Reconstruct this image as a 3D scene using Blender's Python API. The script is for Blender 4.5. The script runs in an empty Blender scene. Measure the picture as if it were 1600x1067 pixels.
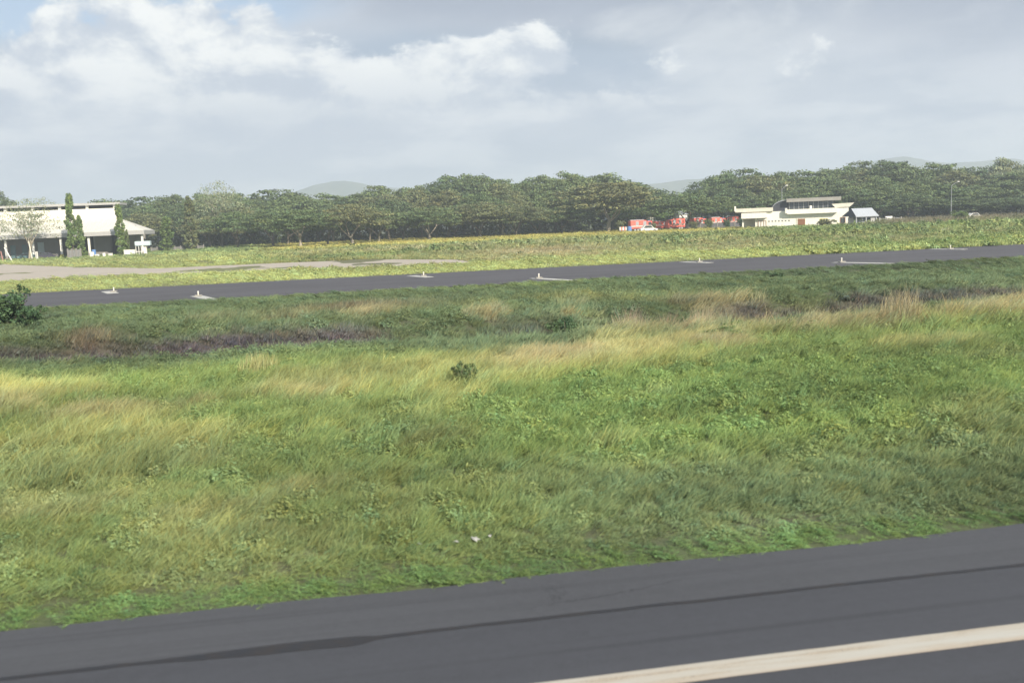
import bpy, bmesh, math, random
import numpy as np
from mathutils import Vector, Matrix

random.seed(7)
rng = np.random.default_rng(11)
scene = bpy.context.scene
col = scene.collection
R = math.radians

# ------------------------------------------------------------------ camera
F_PX, W_PX, H_PX = 1500.0, 1600.0, 1067.0
CAM_H = 4.0
HOR_C, HOR_SLOPE = 346.0, 0.0405            # horizon height at the picture's middle and its tilt
roll = math.atan(HOR_SLOPE)
pitch = math.atan((H_PX / 2 - HOR_C) * math.cos(roll) / F_PX)
fw = Vector((0, math.cos(pitch), -math.sin(pitch)))
r0 = Vector((1, 0, 0)); u0 = Vector((0, math.sin(pitch), math.cos(pitch)))
rt = r0 * math.cos(roll) - u0 * math.sin(roll)
up = u0 * math.cos(roll) + r0 * math.sin(roll)
cam_data = bpy.data.cameras.new('camera')
cam = bpy.data.objects.new('camera', cam_data); col.objects.link(cam)
cam.matrix_world = Matrix(((rt.x, up.x, -fw.x, 0), (rt.y, up.y, -fw.y, 0), (rt.z, up.z, -fw.z, CAM_H), (0, 0, 0, 1)))
cam_data.sensor_width = 36.0
cam_data.lens = 36.0 * F_PX / W_PX
cam_data.clip_start = 0.1; cam_data.clip_end = 20000
cam_data.dof.use_dof = True
cam_data.dof.focus_distance = 150.0
cam_data.dof.aperture_fstop = 1.3
scene.camera = cam

# ------------------------------------------------------------------ exposure, sun
SUN_EL, SUN_BACK = R(31), R(32)              # elevation; degrees to the right of straight behind the camera
scene.view_settings.view_transform = 'Standard'
scene.view_settings.look = 'None'
scene.view_settings.gamma = 1.0
scene.view_settings.use_curve_mapping = False
scene.view_settings.exposure = 0.60
scene.cycles.use_denoising = True
scene.cycles.max_bounces = 6
scene.cycles.volume_bounces = 1
scene.cycles.transparent_max_bounces = 6

sun_vec = Vector((math.sin(SUN_BACK) * math.cos(SUN_EL), -math.cos(SUN_BACK) * math.cos(SUN_EL), math.sin(SUN_EL)))
sd = bpy.data.lights.new('sun', 'SUN'); sd.energy = 5.0; sd.angle = R(0.6); sd.color = (1.0, 0.90, 0.74)
so = bpy.data.objects.new('sun', sd); col.objects.link(so)
so.rotation_euler = (-sun_vec).to_track_quat('-Z', 'Y').to_euler()

# ------------------------------------------------------------------ small node language
class X:
    """an expression over shader sockets"""
    nt = None
    def __init__(s, v): s.v = v
    @staticmethod
    def m(op, *a, clamp=False):
        n = X.nt.nodes.new('ShaderNodeMath'); n.operation = op; n.use_clamp = clamp
        for i, q in enumerate(a):
            q = q.v if isinstance(q, X) else q
            if isinstance(q, (int, float)): n.inputs[i].default_value = q
            else: X.nt.links.new(q, n.inputs[i])
        return X(n.outputs[0])
    def __add__(s, o): return X.m('ADD', s, o)
    def __radd__(s, o): return X.m('ADD', o, s)
    def __sub__(s, o): return X.m('SUBTRACT', s, o)
    def __rsub__(s, o): return X.m('SUBTRACT', o, s)
    def __mul__(s, o): return X.m('MULTIPLY', s, o)
    def __rmul__(s, o): return X.m('MULTIPLY', o, s)
    def __truediv__(s, o): return X.m('DIVIDE', s, o)
def smooth(x, a, b):
    n = X.nt.nodes.new('ShaderNodeMapRange'); n.interpolation_type = 'SMOOTHSTEP'
    X.nt.links.new(x.v, n.inputs['Value'])
    n.inputs['From Min'].default_value = a; n.inputs['From Max'].default_value = b
    return X(n.outputs['Result'])
def cmix(fac, a, b):
    n = X.nt.nodes.new('ShaderNodeMix'); n.data_type = 'RGBA'; n.clamp_factor = True
    for sock, q in ((n.inputs[0], fac), (n.inputs[6], a), (n.inputs[7], b)):
        q = q.v if isinstance(q, X) else q
        if isinstance(q, (int, float)): sock.default_value = q
        elif isinstance(q, tuple): sock.default_value = (q + (1,))[:4]
        else: X.nt.links.new(q, sock)
    return X(n.outputs[2])
def noise(vec, scale, detail=4, rough=0.55, dist=0.0):
    n = X.nt.nodes.new('ShaderNodeTexNoise'); n.inputs['Scale'].default_value = scale
    n.inputs['Detail'].default_value = detail; n.inputs['Roughness'].default_value = rough
    n.inputs['Distortion'].default_value = dist
    X.nt.links.new(vec.v if isinstance(vec, X) else vec, n.inputs['Vector'])
    return X(n.outputs['Fac'])
def combine(x, y, z):
    n = X.nt.nodes.new('ShaderNodeCombineXYZ')
    for i, q in enumerate((x, y, z)):
        if isinstance(q, X): X.nt.links.new(q.v, n.inputs[i])
        else: n.inputs[i].default_value = q
    return X(n.outputs[0])

def pix_dir(px, py):
    return (fw + rt * ((px - W_PX / 2) / F_PX) + up * ((H_PX / 2 - py) / F_PX)).normalized()

# ------------------------------------------------------------------ sky
def build_sky():
    w = bpy.data.worlds.new('World'); scene.world = w; w.use_nodes = True
    nt = w.node_tree; nt.nodes.clear(); X.nt = nt
    out = nt.nodes.new('ShaderNodeOutputWorld'); bg = nt.nodes.new('ShaderNodeBackground')
    bg.inputs['Strength'].default_value = 0.1
    nt.links.new(bg.outputs[0], out.inputs[0])
    st = nt.nodes.new('ShaderNodeTexSky'); st.sky_type = 'NISHITA'; st.sun_disc = False
    st.sun_elevation = SUN_EL
    st.sun_rotation = math.atan2(sun_vec.x, sun_vec.y)
    st.air_density = 1.0; st.dust_density = 1.5; st.ozone_density = 1.0
    tc = nt.nodes.new('ShaderNodeTexCoord')
    vec = tc.outputs['Generated']
    sep = nt.nodes.new('ShaderNodeSeparateXYZ'); nt.links.new(vec, sep.inputs[0])
    dx, dy, dz = (X(sep.outputs[i]) for i in range(3))
    az = X.m('ARCTAN2', dx, dy) * (180 / math.pi)
    el = X.m('ARCSINE', dz) * (180 / math.pi)
    def ae(px, py):
        d = pix_dir(px, py); return math.degrees(math.atan2(d.x, d.y)), math.degrees(math.asin(d.z))
    def blob(px, py, rx, ry, s=1.0):
        a, e = ae(px, py); kx = rx / 26.0; ky = ry / 26.0
        u = (az - a) / kx; v = (el - e) / ky
        q = X.m('EXPONENT', (u * u + v * v) * -1.0)
        return q * s
    # wisps and puffs, flattened towards the horizon
    p = combine(dx, dy, dz * 1.9)
    pf = combine(dx, dy, dz * 4.2)
    n_big = noise(pf, 3.2, 5, 0.5, 0.3)
    n_puff = noise(p, 8.5, 9, 0.60, 0.25)
    n_puff2 = noise(combine(dx + 0.012, dy, dz * 1.9 + 0.03), 8.5, 6, 0.58, 0.25)
    n_wisp = noise(combine(dx - dz * 0.5, dy, dz * 2.4), 9.0, 8, 0.58, 0.25)
    n_fine = noise(p, 26, 6, 0.6, 0.4)
    C = lambda r, g, b, k=0.78: (r * k * .94, g * k * .99, b * k * 1.05)
    clear = cmix(smooth(el, 3, 22), C(4.6, 5.2, 6.0), C(3.7, 4.9, 6.4))
    clear = cmix(0.3, clear, X(st.outputs[0]))
    grey = cmix(smooth(n_big, 0.38, 0.60), C(3.4, 3.95, 4.65), C(5.5, 5.65, 6.0))
    # overcast sheet: nearly everywhere, a clear hole top left of the view and random holes elsewhere
    hole = blob(190, -20, 330, 72, 1.0) + blob(330, 85, 60, 28, 0.25)
    cover = smooth((n_big - 0.5) * 0.9 + 0.62 - hole * 1.1 + (n_puff - 0.5) * 0.6, 0.10, 0.48)
    sky_c = cmix(cover, clear, grey)
    # smooth slate cloud across the top middle, bluish band beneath it
    slate = blob(720, -40, 300, 75, 1.0) + blob(1150, 20, 360, 70, 0.55) + blob(1580, 60, 230, 190, 0.6)
    sky_c = cmix(smooth(slate + (n_wisp - 0.5) * 0.7, 0.25, 0.85), sky_c, C(3.55, 3.85, 4.5))
    band = blob(620, 105, 200, 60, 1.0) + blob(960, 120, 190, 60, 0.8) + blob(1450, 150, 260, 40, 0.4)
    sky_c = cmix(smooth(band + (n_big - 0.5) * 0.8, 0.25, 0.9) * 0.85, sky_c, C(3.2, 3.9, 4.8))
    # thin drifting streaks
    st1 = blob(1240, 60, 210, 75, 1.0) + blob(1060, 85, 55, 30, 0.6) + blob(1200, 165, 140, 40, 0.8) + blob(1420, 155, 90, 25, 0.7) + blob(950, 45, 60, 25, 0.6) + 0.12
    streak = smooth((n_wisp - 0.5) * 2.2 + st1 * 0.75, 0.30, 1.10)
    sky_c = cmix(streak * 0.85, sky_c, C(6.4, 6.45, 6.5))
    # the tall white cumulus
    body = (blob(235, 88, 105, 90, 1.0) + blob(385, 70, 75, 68, 0.95) + blob(330, 150, 150, 75, 0.75) + blob(70, 120, 130, 85, 0.8)
            + blob(520, 130, 130, 42, 0.72) + blob(660, 120, 110, 48, 0.78) + blob(790, 85, 95, 48, 0.95) + blob(840, 70, 45, 40, 0.3)
            + blob(330, 215, 460, 80, 0.75) + blob(760, 190, 300, 40, 0.45) + blob(1240, 75, 120, 34, 0.42) + blob(1060, 82, 60, 26, .35) + blob(900, 170, 150, 40, 0.35))
    n_mid = noise(combine(dx, dy, dz * 1.5), 19, 7, 0.62, 0.3)
    cut = blob(365, 62, 22, 34, 0.55) + blob(235, 100, 26, 14, 0.4)
    far = smooth(X.m('ABSOLUTE', az), 34, 60)
    q = body - cut + (n_puff - 0.5) * 2.0 + (n_mid - 0.5) * 1.3 + (n_fine - 0.5) * 0.5 + far * ((n_big - 0.5) * 2.2 + 0.25)
    mask = smooth(q, 0.36, 0.70)
    lit = (n_puff - n_puff2) * 2.6 + 0.50 + (n_mid - 0.5) * 0.9 + (q - 0.8) * 0.10
    warm = cmix(smooth(lit, 0.15, 0.85), C(5.2, 5.5, 6.0), C(9.1, 8.8, 8.2))
    low = smooth(el, 3.5, 8.0)               # its underside is grey
    warm = cmix(low, C(5.35, 5.6, 6.0), warm)
    sky_c = cmix(mask, sky_c, warm)
    # flat layers near the horizon
    lay = noise(combine(dx, dy, dz * 3.6), 7.0, 8, 0.56, 0.12)
    lowc = cmix(smooth(lay, 0.42, 0.62), C(4.6, 4.95, 5.6), C(6.7, 6.75, 6.9))
    sky_c = cmix((1.0 - smooth(el, 4.0, 11.0)) * 0.8, sky_c, lowc)
    nt.links.new(sky_c.v, bg.inputs['Color'])
    w.cycles.sampling_method = 'MANUAL'; w.cycles.sample_map_resolution = 512
build_sky()

# ------------------------------------------------------------------ plan geometry
def ground(px, py, z=0.0):
    """the point at height z that shows at a picture position"""
    d = pix_dir(px, py); k = (z - CAM_H) / d.z
    return Vector((d.x * k, d.y * k, z))
def at_depth(px, depth, z=0.0):
    """the point at a distance in front and height z that shows in a picture column"""
    d = pix_dir(px, HOR_C - HOR_SLOPE * (px - 800) + 20)
    k = depth / d.y
    return Vector((d.x * k, depth, z))
def project(x, y, z):
    vx, vy, vz = x, y, z - CAM_H
    f = vx * fw.x + vy * fw.y + vz * fw.z
    f = np.maximum(f, 0.01)
    a = (vx * rt.x + vy * rt.y + vz * rt.z) / f; b = (vx * up.x + vy * up.y + vz * up.z) / f
    return W_PX / 2 + a * F_PX, H_PX / 2 - b * F_PX
vd = pix_dir(9518, -11); AX = Vector((vd.x, vd.y, 0)).normalized(); NX = Vector((-AX.y, AX.x, 0))
RWY_ANG = math.atan2(AX.y, AX.x)
def T_of(py, px=800): g = ground(px, py); return g.dot(NX)
def ST(s, t, z=0.0): v = AX * s + NX * t; return Vector((v.x, v.y, z))
T_EDGE = T_of(904); T_SEAM = T_of(972); T_L1 = T_of(1036.5, 1100); T_L0 = T_of(1064.5, 1100)
T_TX0 = T_of(444); T_TX1 = T_of(421.5)
T_DITCH = T_of(508)

# ------------------------------------------------------------------ numpy noise
_perm = rng.random((256, 256))
def vnoise(x, y):
    xi = np.floor(x).astype(int); yi = np.floor(y).astype(int); fx = x - xi; fy = y - yi
    fx = fx * fx * (3 - 2 * fx); fy = fy * fy * (3 - 2 * fy)
    g = lambda a, b: _perm[a % 256, b % 256]
    return (g(xi, yi) * (1 - fx) + g(xi + 1, yi) * fx) * (1 - fy) + (g(xi, yi + 1) * (1 - fx) + g(xi + 1, yi + 1) * fx) * fy
def fbm(x, y, sc, o=4):
    s = 0; a = 0.5; n = 0
    for k in range(o):
        s = s + a * vnoise(x / sc + 17.3 * k, y / sc + 5.1 * k); n += a; a *= 0.5; sc = sc / 2.05
    return s / n

# ------------------------------------------------------------------ vegetation zones
# every zone: dry/green colour of the plants that grow there ('dark' has cloud shade put in) and how tall they stand
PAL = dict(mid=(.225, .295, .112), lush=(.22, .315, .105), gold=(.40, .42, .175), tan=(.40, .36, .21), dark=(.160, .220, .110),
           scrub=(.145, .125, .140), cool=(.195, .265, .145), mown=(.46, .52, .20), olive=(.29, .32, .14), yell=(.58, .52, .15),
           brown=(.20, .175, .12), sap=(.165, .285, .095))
KEYS = list(PAL)
def zones(x, y):
    """weights of every palette entry on ground points"""
    t = x * NX.x + y * NX.y
    px, _ = project(x, y, 0 * x)
    yc = HOR_C + (HOR_C * 0 + (904 - HOR_C) * T_EDGE / np.maximum(t, 1.0))
    n1 = fbm(x, y, 9) - .5; n2 = fbm(x + 90, y - 40, 3.2) - .5; n3 = fbm(x - 33, y + 71, 28) - .5
    d = yc - HOR_C
    j = yc + d * (n1 * 0.30 + n2 * 0.12)
    S = lambda v, a, b: np.clip((v - a) / (b - a), 0, 1) ** 2 * (3 - 2 * np.clip((v - a) / (b - a), 0, 1))
    B = lambda v, a, b, s: S(v, a - s, a + s) * (1 - S(v, b - s, b + s))
    w = {k: np.zeros_like(x) for k in KEYS}
    def lay(k, m):
        m = np.clip(m, 0, 1)
        for q in KEYS: w[q] *= (1 - m)
        w[k] += m
    lay('mid', np.ones_like(x))
    low = 648 - 62 * S(px, 640, 800)                       # lower limit of the golden grass
    lay('lush', B(j, 560, 720, 20) * (0.25 + 0.75 * S(px, 620, 900)))
    lay('olive', .45 * S(n2 + n3, .06, .24) * B(j, 640, 900, 20))
    lay('olive', .5 * S(-n2 + n1, .08, .26) * B(j, 740, 890, 25))
    lay('cool', B(j, 745, 880, 25) * S(px, 700, 1000) * .6)
    lay('sap', B(yc, 872, 915, 9) * .8)
    lay('tan', .22 * S(n1 - n2, .18, .30) * B(yc, 600, 800, 20))
    up_ = 550 - 24 * S(px, 650, 1050)
    jg = yc + d * (n1 * 0.22 + n2 * 0.14)
    lay('gold', S(jg, up_ - 8, up_ + 10) * (1 - S(jg, low - 12, low + 14)) * (.66 + .32 * S(fbm(x * .7 + 31, y, 3.4) + .5 * n3, .34, .52)))
    lay('tan', S(jg, 515, 530) * (1 - S(jg, 555, 580)) * S(px, 700, 850) * (.40 + .5 * S(fbm(x + 5, y - 60, 4.), .40, .58)))
    lay('tan', B(jg, 575, 615, 14) * (1 - S(px, 450, 600)) * .55)
    lay('lush', S(n2 + .4 * n1, .02, .16) * B(yc, 545, 640, 12) * .85)
    lay('mid', S(px, 380, 500) * (1 - S(px, 640, 720)) * B(jg, 600, 660, 8) * .8)
    # hollow between field and taxiway, cloud shade painted in as darker green
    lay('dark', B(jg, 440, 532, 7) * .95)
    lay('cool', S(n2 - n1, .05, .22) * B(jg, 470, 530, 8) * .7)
    lay('olive', S(n1 + n3, .0, .2) * B(jg, 475, 545, 8) * .8)
    lay('tan', S(n2 + n1, .15, .28) * B(yc, 485, 530, 8) * .75)
    g = lambda cx, cy, rx, ry: np.exp(-(((px - cx) / rx) ** 2 + ((yc - cy) / ry) ** 2))
    lay('brown', g(560, 470, 120, 9) * .9)
    lay('tan', g(985, 516, 55, 11) + g(1090, 520, 40, 9) + g(575, 483, 45, 6))
    lay('brown', g(145, 498, 50, 8) * 1.1)
    dz = yc + d * n2 * .06
    lay('scrub', B(dz, 499, 519, 4) * (1 - S(px, 560, 640)) * 1.0)
    lay('scrub', B(dz, 499, 505, 2) * S(px, 1090, 1160) * .75)
    lay('scrub', g(830, 506, 60, 8) * .8)
    # beyond the taxiway
    fz = yc + d * n1 * .18
    lay('mown', B(yc, 405, 425, 3) * (1 - .5 * S(px, 1100, 1350)) * .95)
    lay('olive', B(fz, 376, 406, 3))
    lay('mid', S(n1 + n2, .0, .16) * B(yc, 372, 402, 3) * .8)
    lay('tan', S(n2 - n3, .05, .2) * B(yc, 380, 406, 3) * .7)
    lay('tan', g(850, 396, 110, 6) * 1.0)
    lay('yell', (1 - S(yc, 373, 380)) * B(px, 420, 1180, 40) * .85)
    lay('mown', B(yc, 376, 425, 3) * (1 - S(px, 300, 520)) * .85)
    lay('lush', S(n2, -.05, .12) * B(yc, 376, 412, 3) * S(px, 1080, 1300) * .7)
    lay('brown', (1 - S(yc, 378, 384)) * S(px, 1330, 1400) * .9)
    return w, t, yc, px
def zone_colour(w):
    c = np.zeros(w['mid'].shape + (3,))
    for k in KEYS: c += w[k][..., None] * np.array(PAL[k])
    return c
def relief(x, y):
    """height of the ground"""
    t = x * NX.x + y * NX.y
    S = lambda v, a, b: np.clip((v - a) / (b - a), 0, 1) ** 2 * (3 - 2 * np.clip((v - a) / (b - a), 0, 1))
    field = S(t, T_EDGE + .2, T_EDGE + 4) * (1 - S(t, T_TX0 - 6, T_TX0 - .4)) + S(t, T_TX1 + .5, T_TX1 + 8) * (1 - S(t, 150, 260)) * .7
    h = field * ((fbm(x, y, 6, 3) - .5) * .45 + (fbm(x + 50, y, 18, 2) - .5) * .5)
    ditch = np.exp(-((t - T_DITCH + 1.2) / 1.7) ** 2) * -.75 + np.exp(-((t - T_DITCH - 3.2) / 2.2) ** 2) * .30
    return h + ditch * field - .02

# ------------------------------------------------------------------ helpers
def mesh_obj(name, verts, faces, mat=None, parent=None, smooth_=False):
    me = bpy.data.meshes.new(name)
    me.from_pydata([tuple(v) for v in verts], [], [tuple(f) for f in faces])
    if smooth_: me.polygons.foreach_set('use_smooth', [True] * len(me.polygons))
    if mat: me.materials.append(mat)
    o = bpy.data.objects.new(name, me); col.objects.link(o)
    if parent: o.parent = parent
    return o
def tag(o, label=None, cat=None, group=None, kind=None):
    if label: o['label'] = label
    if cat: o['category'] = cat
    if group: o['group'] = group
    if kind: o['kind'] = kind
    return o
def empty(name, loc, rz=0.0, label=None, cat=None, group=None):
    o = bpy.data.objects.new(name, None); col.objects.link(o)
    o.location = loc; o.rotation_euler = (0, 0, rz); o.empty_display_size = .3
    return tag(o, label, cat, group)
def copy_tree(o, parent=None):
    c = o.copy(); col.objects.link(c); c.parent = parent
    for ch in list(o.children): copy_tree(ch, c)
    return c
class MB:
    """collects shapes into one mesh"""
    def __init__(s): s.v = []; s.f = []
    def add(s, v, f):
        b = len(s.v); s.v += [tuple(q) for q in v]; s.f += [tuple(i + b for i in q) for q in f]; return s
    def box(s, x0, x1, y0, y1, z0, z1, bev=0.0):
        bm = bmesh.new(); bmesh.ops.create_cube(bm, size=1)
        for v in bm.verts: v.co = Vector(((x0 + x1) / 2 + v.co.x * (x1 - x0), (y0 + y1) / 2 + v.co.y * (y1 - y0), (z0 + z1) / 2 + v.co.z * (z1 - z0)))
        if bev: bmesh.ops.bevel(bm, geom=bm.edges[:], offset=bev, segments=2, affect='EDGES')
        bm.verts.index_update(); s.add([v.co[:] for v in bm.verts], [[v.index for v in f.verts] for f in bm.faces]); bm.free(); return s
    def prism(s, pts, y0, y1):
        """outline in x,z swept along y"""
        n = len(pts); v = [(p[0], y0, p[1]) for p in pts] + [(p[0], y1, p[1]) for p in pts]
        f = [list(range(n)), list(range(2 * n - 1, n - 1, -1))] + [[i, i + n, (i + 1) % n + n, (i + 1) % n] for i in range(n)]
        return s.add(v, f)
    def tube(s, pts, rad, n=8, cap=True):
        rings = []; v = []; f = []
        for i, p in enumerate(pts):
            p = Vector(p); a = Vector(pts[max(i - 1, 0)]); b = Vector(pts[min(i + 1, len(pts) - 1)])
            d = (b - a).normalized(); q = Vector((1, 0, 0)) if abs(d.x) < .8 else Vector((0, 1, 0))
            e = d.cross(q).normalized(); g = d.cross(e)
            r = rad[i] if isinstance(rad, (list, tuple)) else rad
            for k in range(n):
                c = 2 * math.pi * k / n; v.append(p + e * (r * math.cos(c)) + g * (r * math.sin(c)))
        for i in range(len(pts) - 1):
            for k in range(n): f.append((i * n + k, i * n + (k + 1) % n, (i + 1) * n + (k + 1) % n, (i + 1) * n + k))
        if cap: f.append(tuple(range(n))[::-1]); f.append(tuple((len(pts) - 1) * n + k for k in range(n)))
        return s.add(v, f)
    def lathe(s, prof, n=12, c=(0, 0)):
        v = []; f = []
        for r, z in prof:
            for k in range(n): a = 2 * math.pi * k / n; v.append((c[0] + r * math.cos(a), c[1] + r * math.sin(a), z))
        for i in range(len(prof) - 1):
            for k in range(n): f.append((i * n + k, i * n + (k + 1) % n, (i + 1) * n + (k + 1) % n, (i + 1) * n + k))
        f.append(tuple(range(n))[::-1]); f.append(tuple((len(prof) - 1) * n + k for k in range(n)))
        return s.add(v, f)
    def build(s, name, mat, parent=None, smooth_=False): return mesh_obj(name, s.v, s.f, mat, parent, smooth_)

def new_mat(name):
    m = bpy.data.materials.new(name); m.use_nodes = True; nt = m.node_tree
    X.nt = nt
    return m, nt, nt.nodes['Principled BSDF']
def paint(name, c, rough=.6, metal=0.0, dirt=.25, scale=1.5, streak=0.0, spec=.4, bump=0.0):
    m, nt, b = new_mat(name)
    tc = nt.nodes.new('ShaderNodeTexCoord'); o = tc.outputs['Object']
    n = noise(o, scale, 6, .65); n2 = noise(o, scale * 9, 3, .6)
    k = smooth(n * .75 + n2 * .25, .35, .7)
    cc = cmix(k * dirt, tuple(c), tuple(q * .55 + .02 * (2 - i) for i, q in enumerate(c)))
    if streak:
        sp = nt.nodes.new('ShaderNodeSeparateXYZ'); nt.links.new(o, sp.inputs[0])
        s_ = noise(combine(X(sp.outputs[0]) * 3.0, X(sp.outputs[1]) * 3.0, X(sp.outputs[2]) * .15), 1.0, 5, .7)
        cc = cmix(smooth(s_, .5, .75) * streak, cc, tuple(q * .5 for q in c))
    nt.links.new(cc.v, b.inputs['Base Color'])
    nt.links.new((rough + (n - .5) * .25).v, b.inputs['Roughness']) if False else None
    b.inputs['Roughness'].default_value = rough; b.inputs['Metallic'].default_value = metal
    b.inputs['Specular IOR Level'].default_value = spec
    if bump:
        bp = nt.nodes.new('ShaderNodeBump'); bp.inputs['Strength'].default_value = bump; bp.inputs['Distance'].default_value = .02
        nt.links.new(n2.v, bp.inputs['Height']); nt.links.new(bp.outputs[0], b.inputs['Normal'])
    return m
def rib_paint(name, c, pitch_=.35, rough=.5, metal=0.0):
    """corrugated sheet: ribs as relief along local x"""
    m, nt, b = new_mat(name)
    tc = nt.nodes.new('ShaderNodeTexCoord'); o = tc.outputs['Object']
    n = noise(o, .8, 6, .65)
    cc = cmix(smooth(n, .4, .75) * .3, tuple(c), tuple(q * .7 for q in c))
    nt.links.new(cc.v, b.inputs['Base Color'])
    sp = nt.nodes.new('ShaderNodeSeparateXYZ'); nt.links.new(o, sp.inputs[0])
    h = X.m('SINE', X(sp.outputs[0]) * (2 * math.pi / pitch_))
    bp = nt.nodes.new('ShaderNodeBump'); bp.inputs['Strength'].default_value = .6; bp.inputs['Distance'].default_value = .03
    nt.links.new(h.v, bp.inputs['Height']); nt.links.new(bp.outputs[0], b.inputs['Normal'])
    b.inputs['Roughness'].default_value = rough; b.inputs['Metallic'].default_value = metal
    return m

def asphalt_mat(name, c, streaky=.35, patch=.25, tint=(1, 1, 1)):
    m, nt, b = new_mat(name)
    g = nt.nodes.new('ShaderNodeNewGeometry')
    mp = nt.nodes.new('ShaderNodeMapping'); mp.vector_type = 'POINT'; mp.inputs['Rotation'].default_value = (0, 0, -RWY_ANG)
    nt.links.new(g.outputs['Position'], mp.inputs['Vector'])
    sp = nt.nodes.new('ShaderNodeSeparateXYZ'); nt.links.new(mp.outputs[0], sp.inputs[0])
    s_, t_ = X(sp.outputs[0]), X(sp.outputs[1])
    grain = noise(g.outputs['Position'], 55, 3, .7); grit = noise(g.outputs['Position'], 8, 5, .7)
    wheel = noise(combine(s_ * .03, t_ * 2.2, 0.0), 1.0, 5, .6)
    big = noise(combine(s_ * .25, t_ * .6, 0.0), .5, 5, .6)
    cc = cmix(smooth(wheel, .3, .72) * streaky, tuple(c), tuple(q * 1.55 for q in c))
    cc = cmix(smooth(big, .35, .7) * patch, cc, tuple(q * .62 for q in c))
    cc = cmix(smooth(grain * .6 + grit * .4, .35, .65) * .45, cc, tuple(q * k * 1.45 for q, k in zip(c, tint)))
    vo = nt.nodes.new('ShaderNodeTexVoronoi'); vo.feature = 'DISTANCE_TO_EDGE'; vo.inputs['Scale'].default_value = .45
    wv = combine(s_ + (grit - .5) * 1.2, t_ * 1.6 + (big - .5) * 1.5, 0.0); nt.links.new(wv.v, vo.inputs['Vector'])
    crack = (1.0 - smooth(X(vo.outputs['Distance']), .0, .010)) * smooth(big, .50, .62)
    cc = cmix(crack * .7, cc, tuple(q * .35 for q in c))
    rub = noise(combine(s_ * .05, t_ * 7.0, 1.7), 1.0, 4, .6)
    cc = cmix(smooth(rub, .56, .72) * .35, cc, tuple(q * .5 for q in c))
    nt.links.new(cc.v, b.inputs['Base Color']); b.inputs['Roughness'].default_value = .82
    b.inputs['Specular IOR Level'].default_value = .3
    bp = nt.nodes.new('ShaderNodeBump'); bp.inputs['Strength'].default_value = .5; bp.inputs['Distance'].default_value = .006
    nt.links.new(grain.v, bp.inputs['Height']); nt.links.new(bp.outputs[0], b.inputs['Normal'])
    return m

# ------------------------------------------------------------------ ground
def build_ground():
    # grid in runway coordinates, fine near the camera and coarse towards the horizon
    t1 = np.concatenate([np.array([-600, -200, -60, -20, 0]), np.arange(3, T_EDGE - .3, 1.5), np.arange(T_EDGE - .2, 24, .22), np.arange(24, T_TX0 + .5, .45),
                         np.arange(T_TX0 + 2, T_TX1, 3.), np.arange(T_TX1 - .4, 150, 1.2), np.arange(150, 340, 3.5), np.array([380, 450, 600, 900, 1400, 2200, 3200, 4600, 6000])])
    s1 = np.concatenate([-np.array([6000, 4000, 2500, 1500, 900, 600, 400, 300]), np.arange(-240, -60, 2.5), np.arange(-60, -16, .6), np.arange(-16, 16, .3), np.arange(16, 60, .6), np.arange(60, 242, 2.5),
                         np.array([300, 400, 600, 900, 1500, 2500, 4000, 6000])])
    S_, T_ = np.meshgrid(s1, t1)
    x = AX.x * S_ + NX.x * T_; y = AX.y * S_ + NX.y * T_
    z = relief(x, y)
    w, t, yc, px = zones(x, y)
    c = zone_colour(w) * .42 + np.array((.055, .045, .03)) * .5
    c = np.where(((t < 340) & (t > 2))[..., None], c, np.array((.10, .13, .055)))
    nx, ny = len(s1), len(t1)
    verts = np.stack([x, y, z], -1).reshape(-1, 3)
    idx = np.arange(nx * ny).reshape(ny, nx)
    f = np.stack([idx[:-1, :-1], idx[:-1, 1:], idx[1:, 1:], idx[1:, :-1]], -1).reshape(-1, 4)
    me = bpy.data.meshes.new('ground'); me.from_pydata(verts.tolist(), [], f.tolist())
    me.polygons.foreach_set('use_smooth', [True] * len(me.polygons))
    a = me.color_attributes.new('soil', 'FLOAT_COLOR', 'POINT')
    a.data.foreach_set('color', np.concatenate([c.reshape(-1, 3), np.ones((nx * ny, 1))], 1).ravel())
    m, nt, b = new_mat('field_soil')
    at = nt.nodes.new('ShaderNodeAttribute'); at.attribute_name = 'soil'
    g = nt.nodes.new('ShaderNodeNewGeometry')
    n = noise(g.outputs['Position'], 2.2, 8, .7); n2 = noise(g.outputs['Position'], .35, 6, .6)
    cc = cmix(smooth(n * .6 + n2 * .4, .35, .65), X(at.outputs[0]), (0.06, .055, .03))
    cc = cmix(smooth(n * .5 + n2 * .5, .45, .6) * .6, cc, X(at.outputs[0]))
    nt.links.new(cc.v, b.inputs['Base Color']); b.inputs['Roughness'].default_value = .95
    bp = nt.nodes.new('ShaderNodeBump'); bp.inputs['Distance'].default_value = .12; bp.inputs['Strength'].default_value = .8
    nt.links.new(n.v, bp.inputs['Height']); nt.links.new(bp.outputs[0], b.inputs['Normal'])
    me.materials.append(m)
    o = bpy.data.objects.new('ground', me); col.objects.link(o); o['kind'] = 'structure'
build_ground()

def strip(name, s0, s1, t0, t1, z, mat, n=1, wob0=0.0, wob1=0.0, sc=3.0, seed=0):
    v = []; f = []
    for i in range(n + 1):
        s = s0 + (s1 - s0) * i / n
        a = np.array([s]); b = np.array([seed * 7.0])
        d0 = (float(fbm(a, b, sc, 4)[0]) - .5) * 2 * wob0; d1 = (float(fbm(a + 300, b, sc, 4)[0]) - .5) * 2 * wob1
        v += [ST(s, t0 + d0, z), ST(s, t1 + d1, z)]
        if i: k = 2 * i; f.append((k - 2, k, k + 1, k - 1))
    o = mesh_obj(name, v, f, mat); o['kind'] = 'structure'; return o

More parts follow.
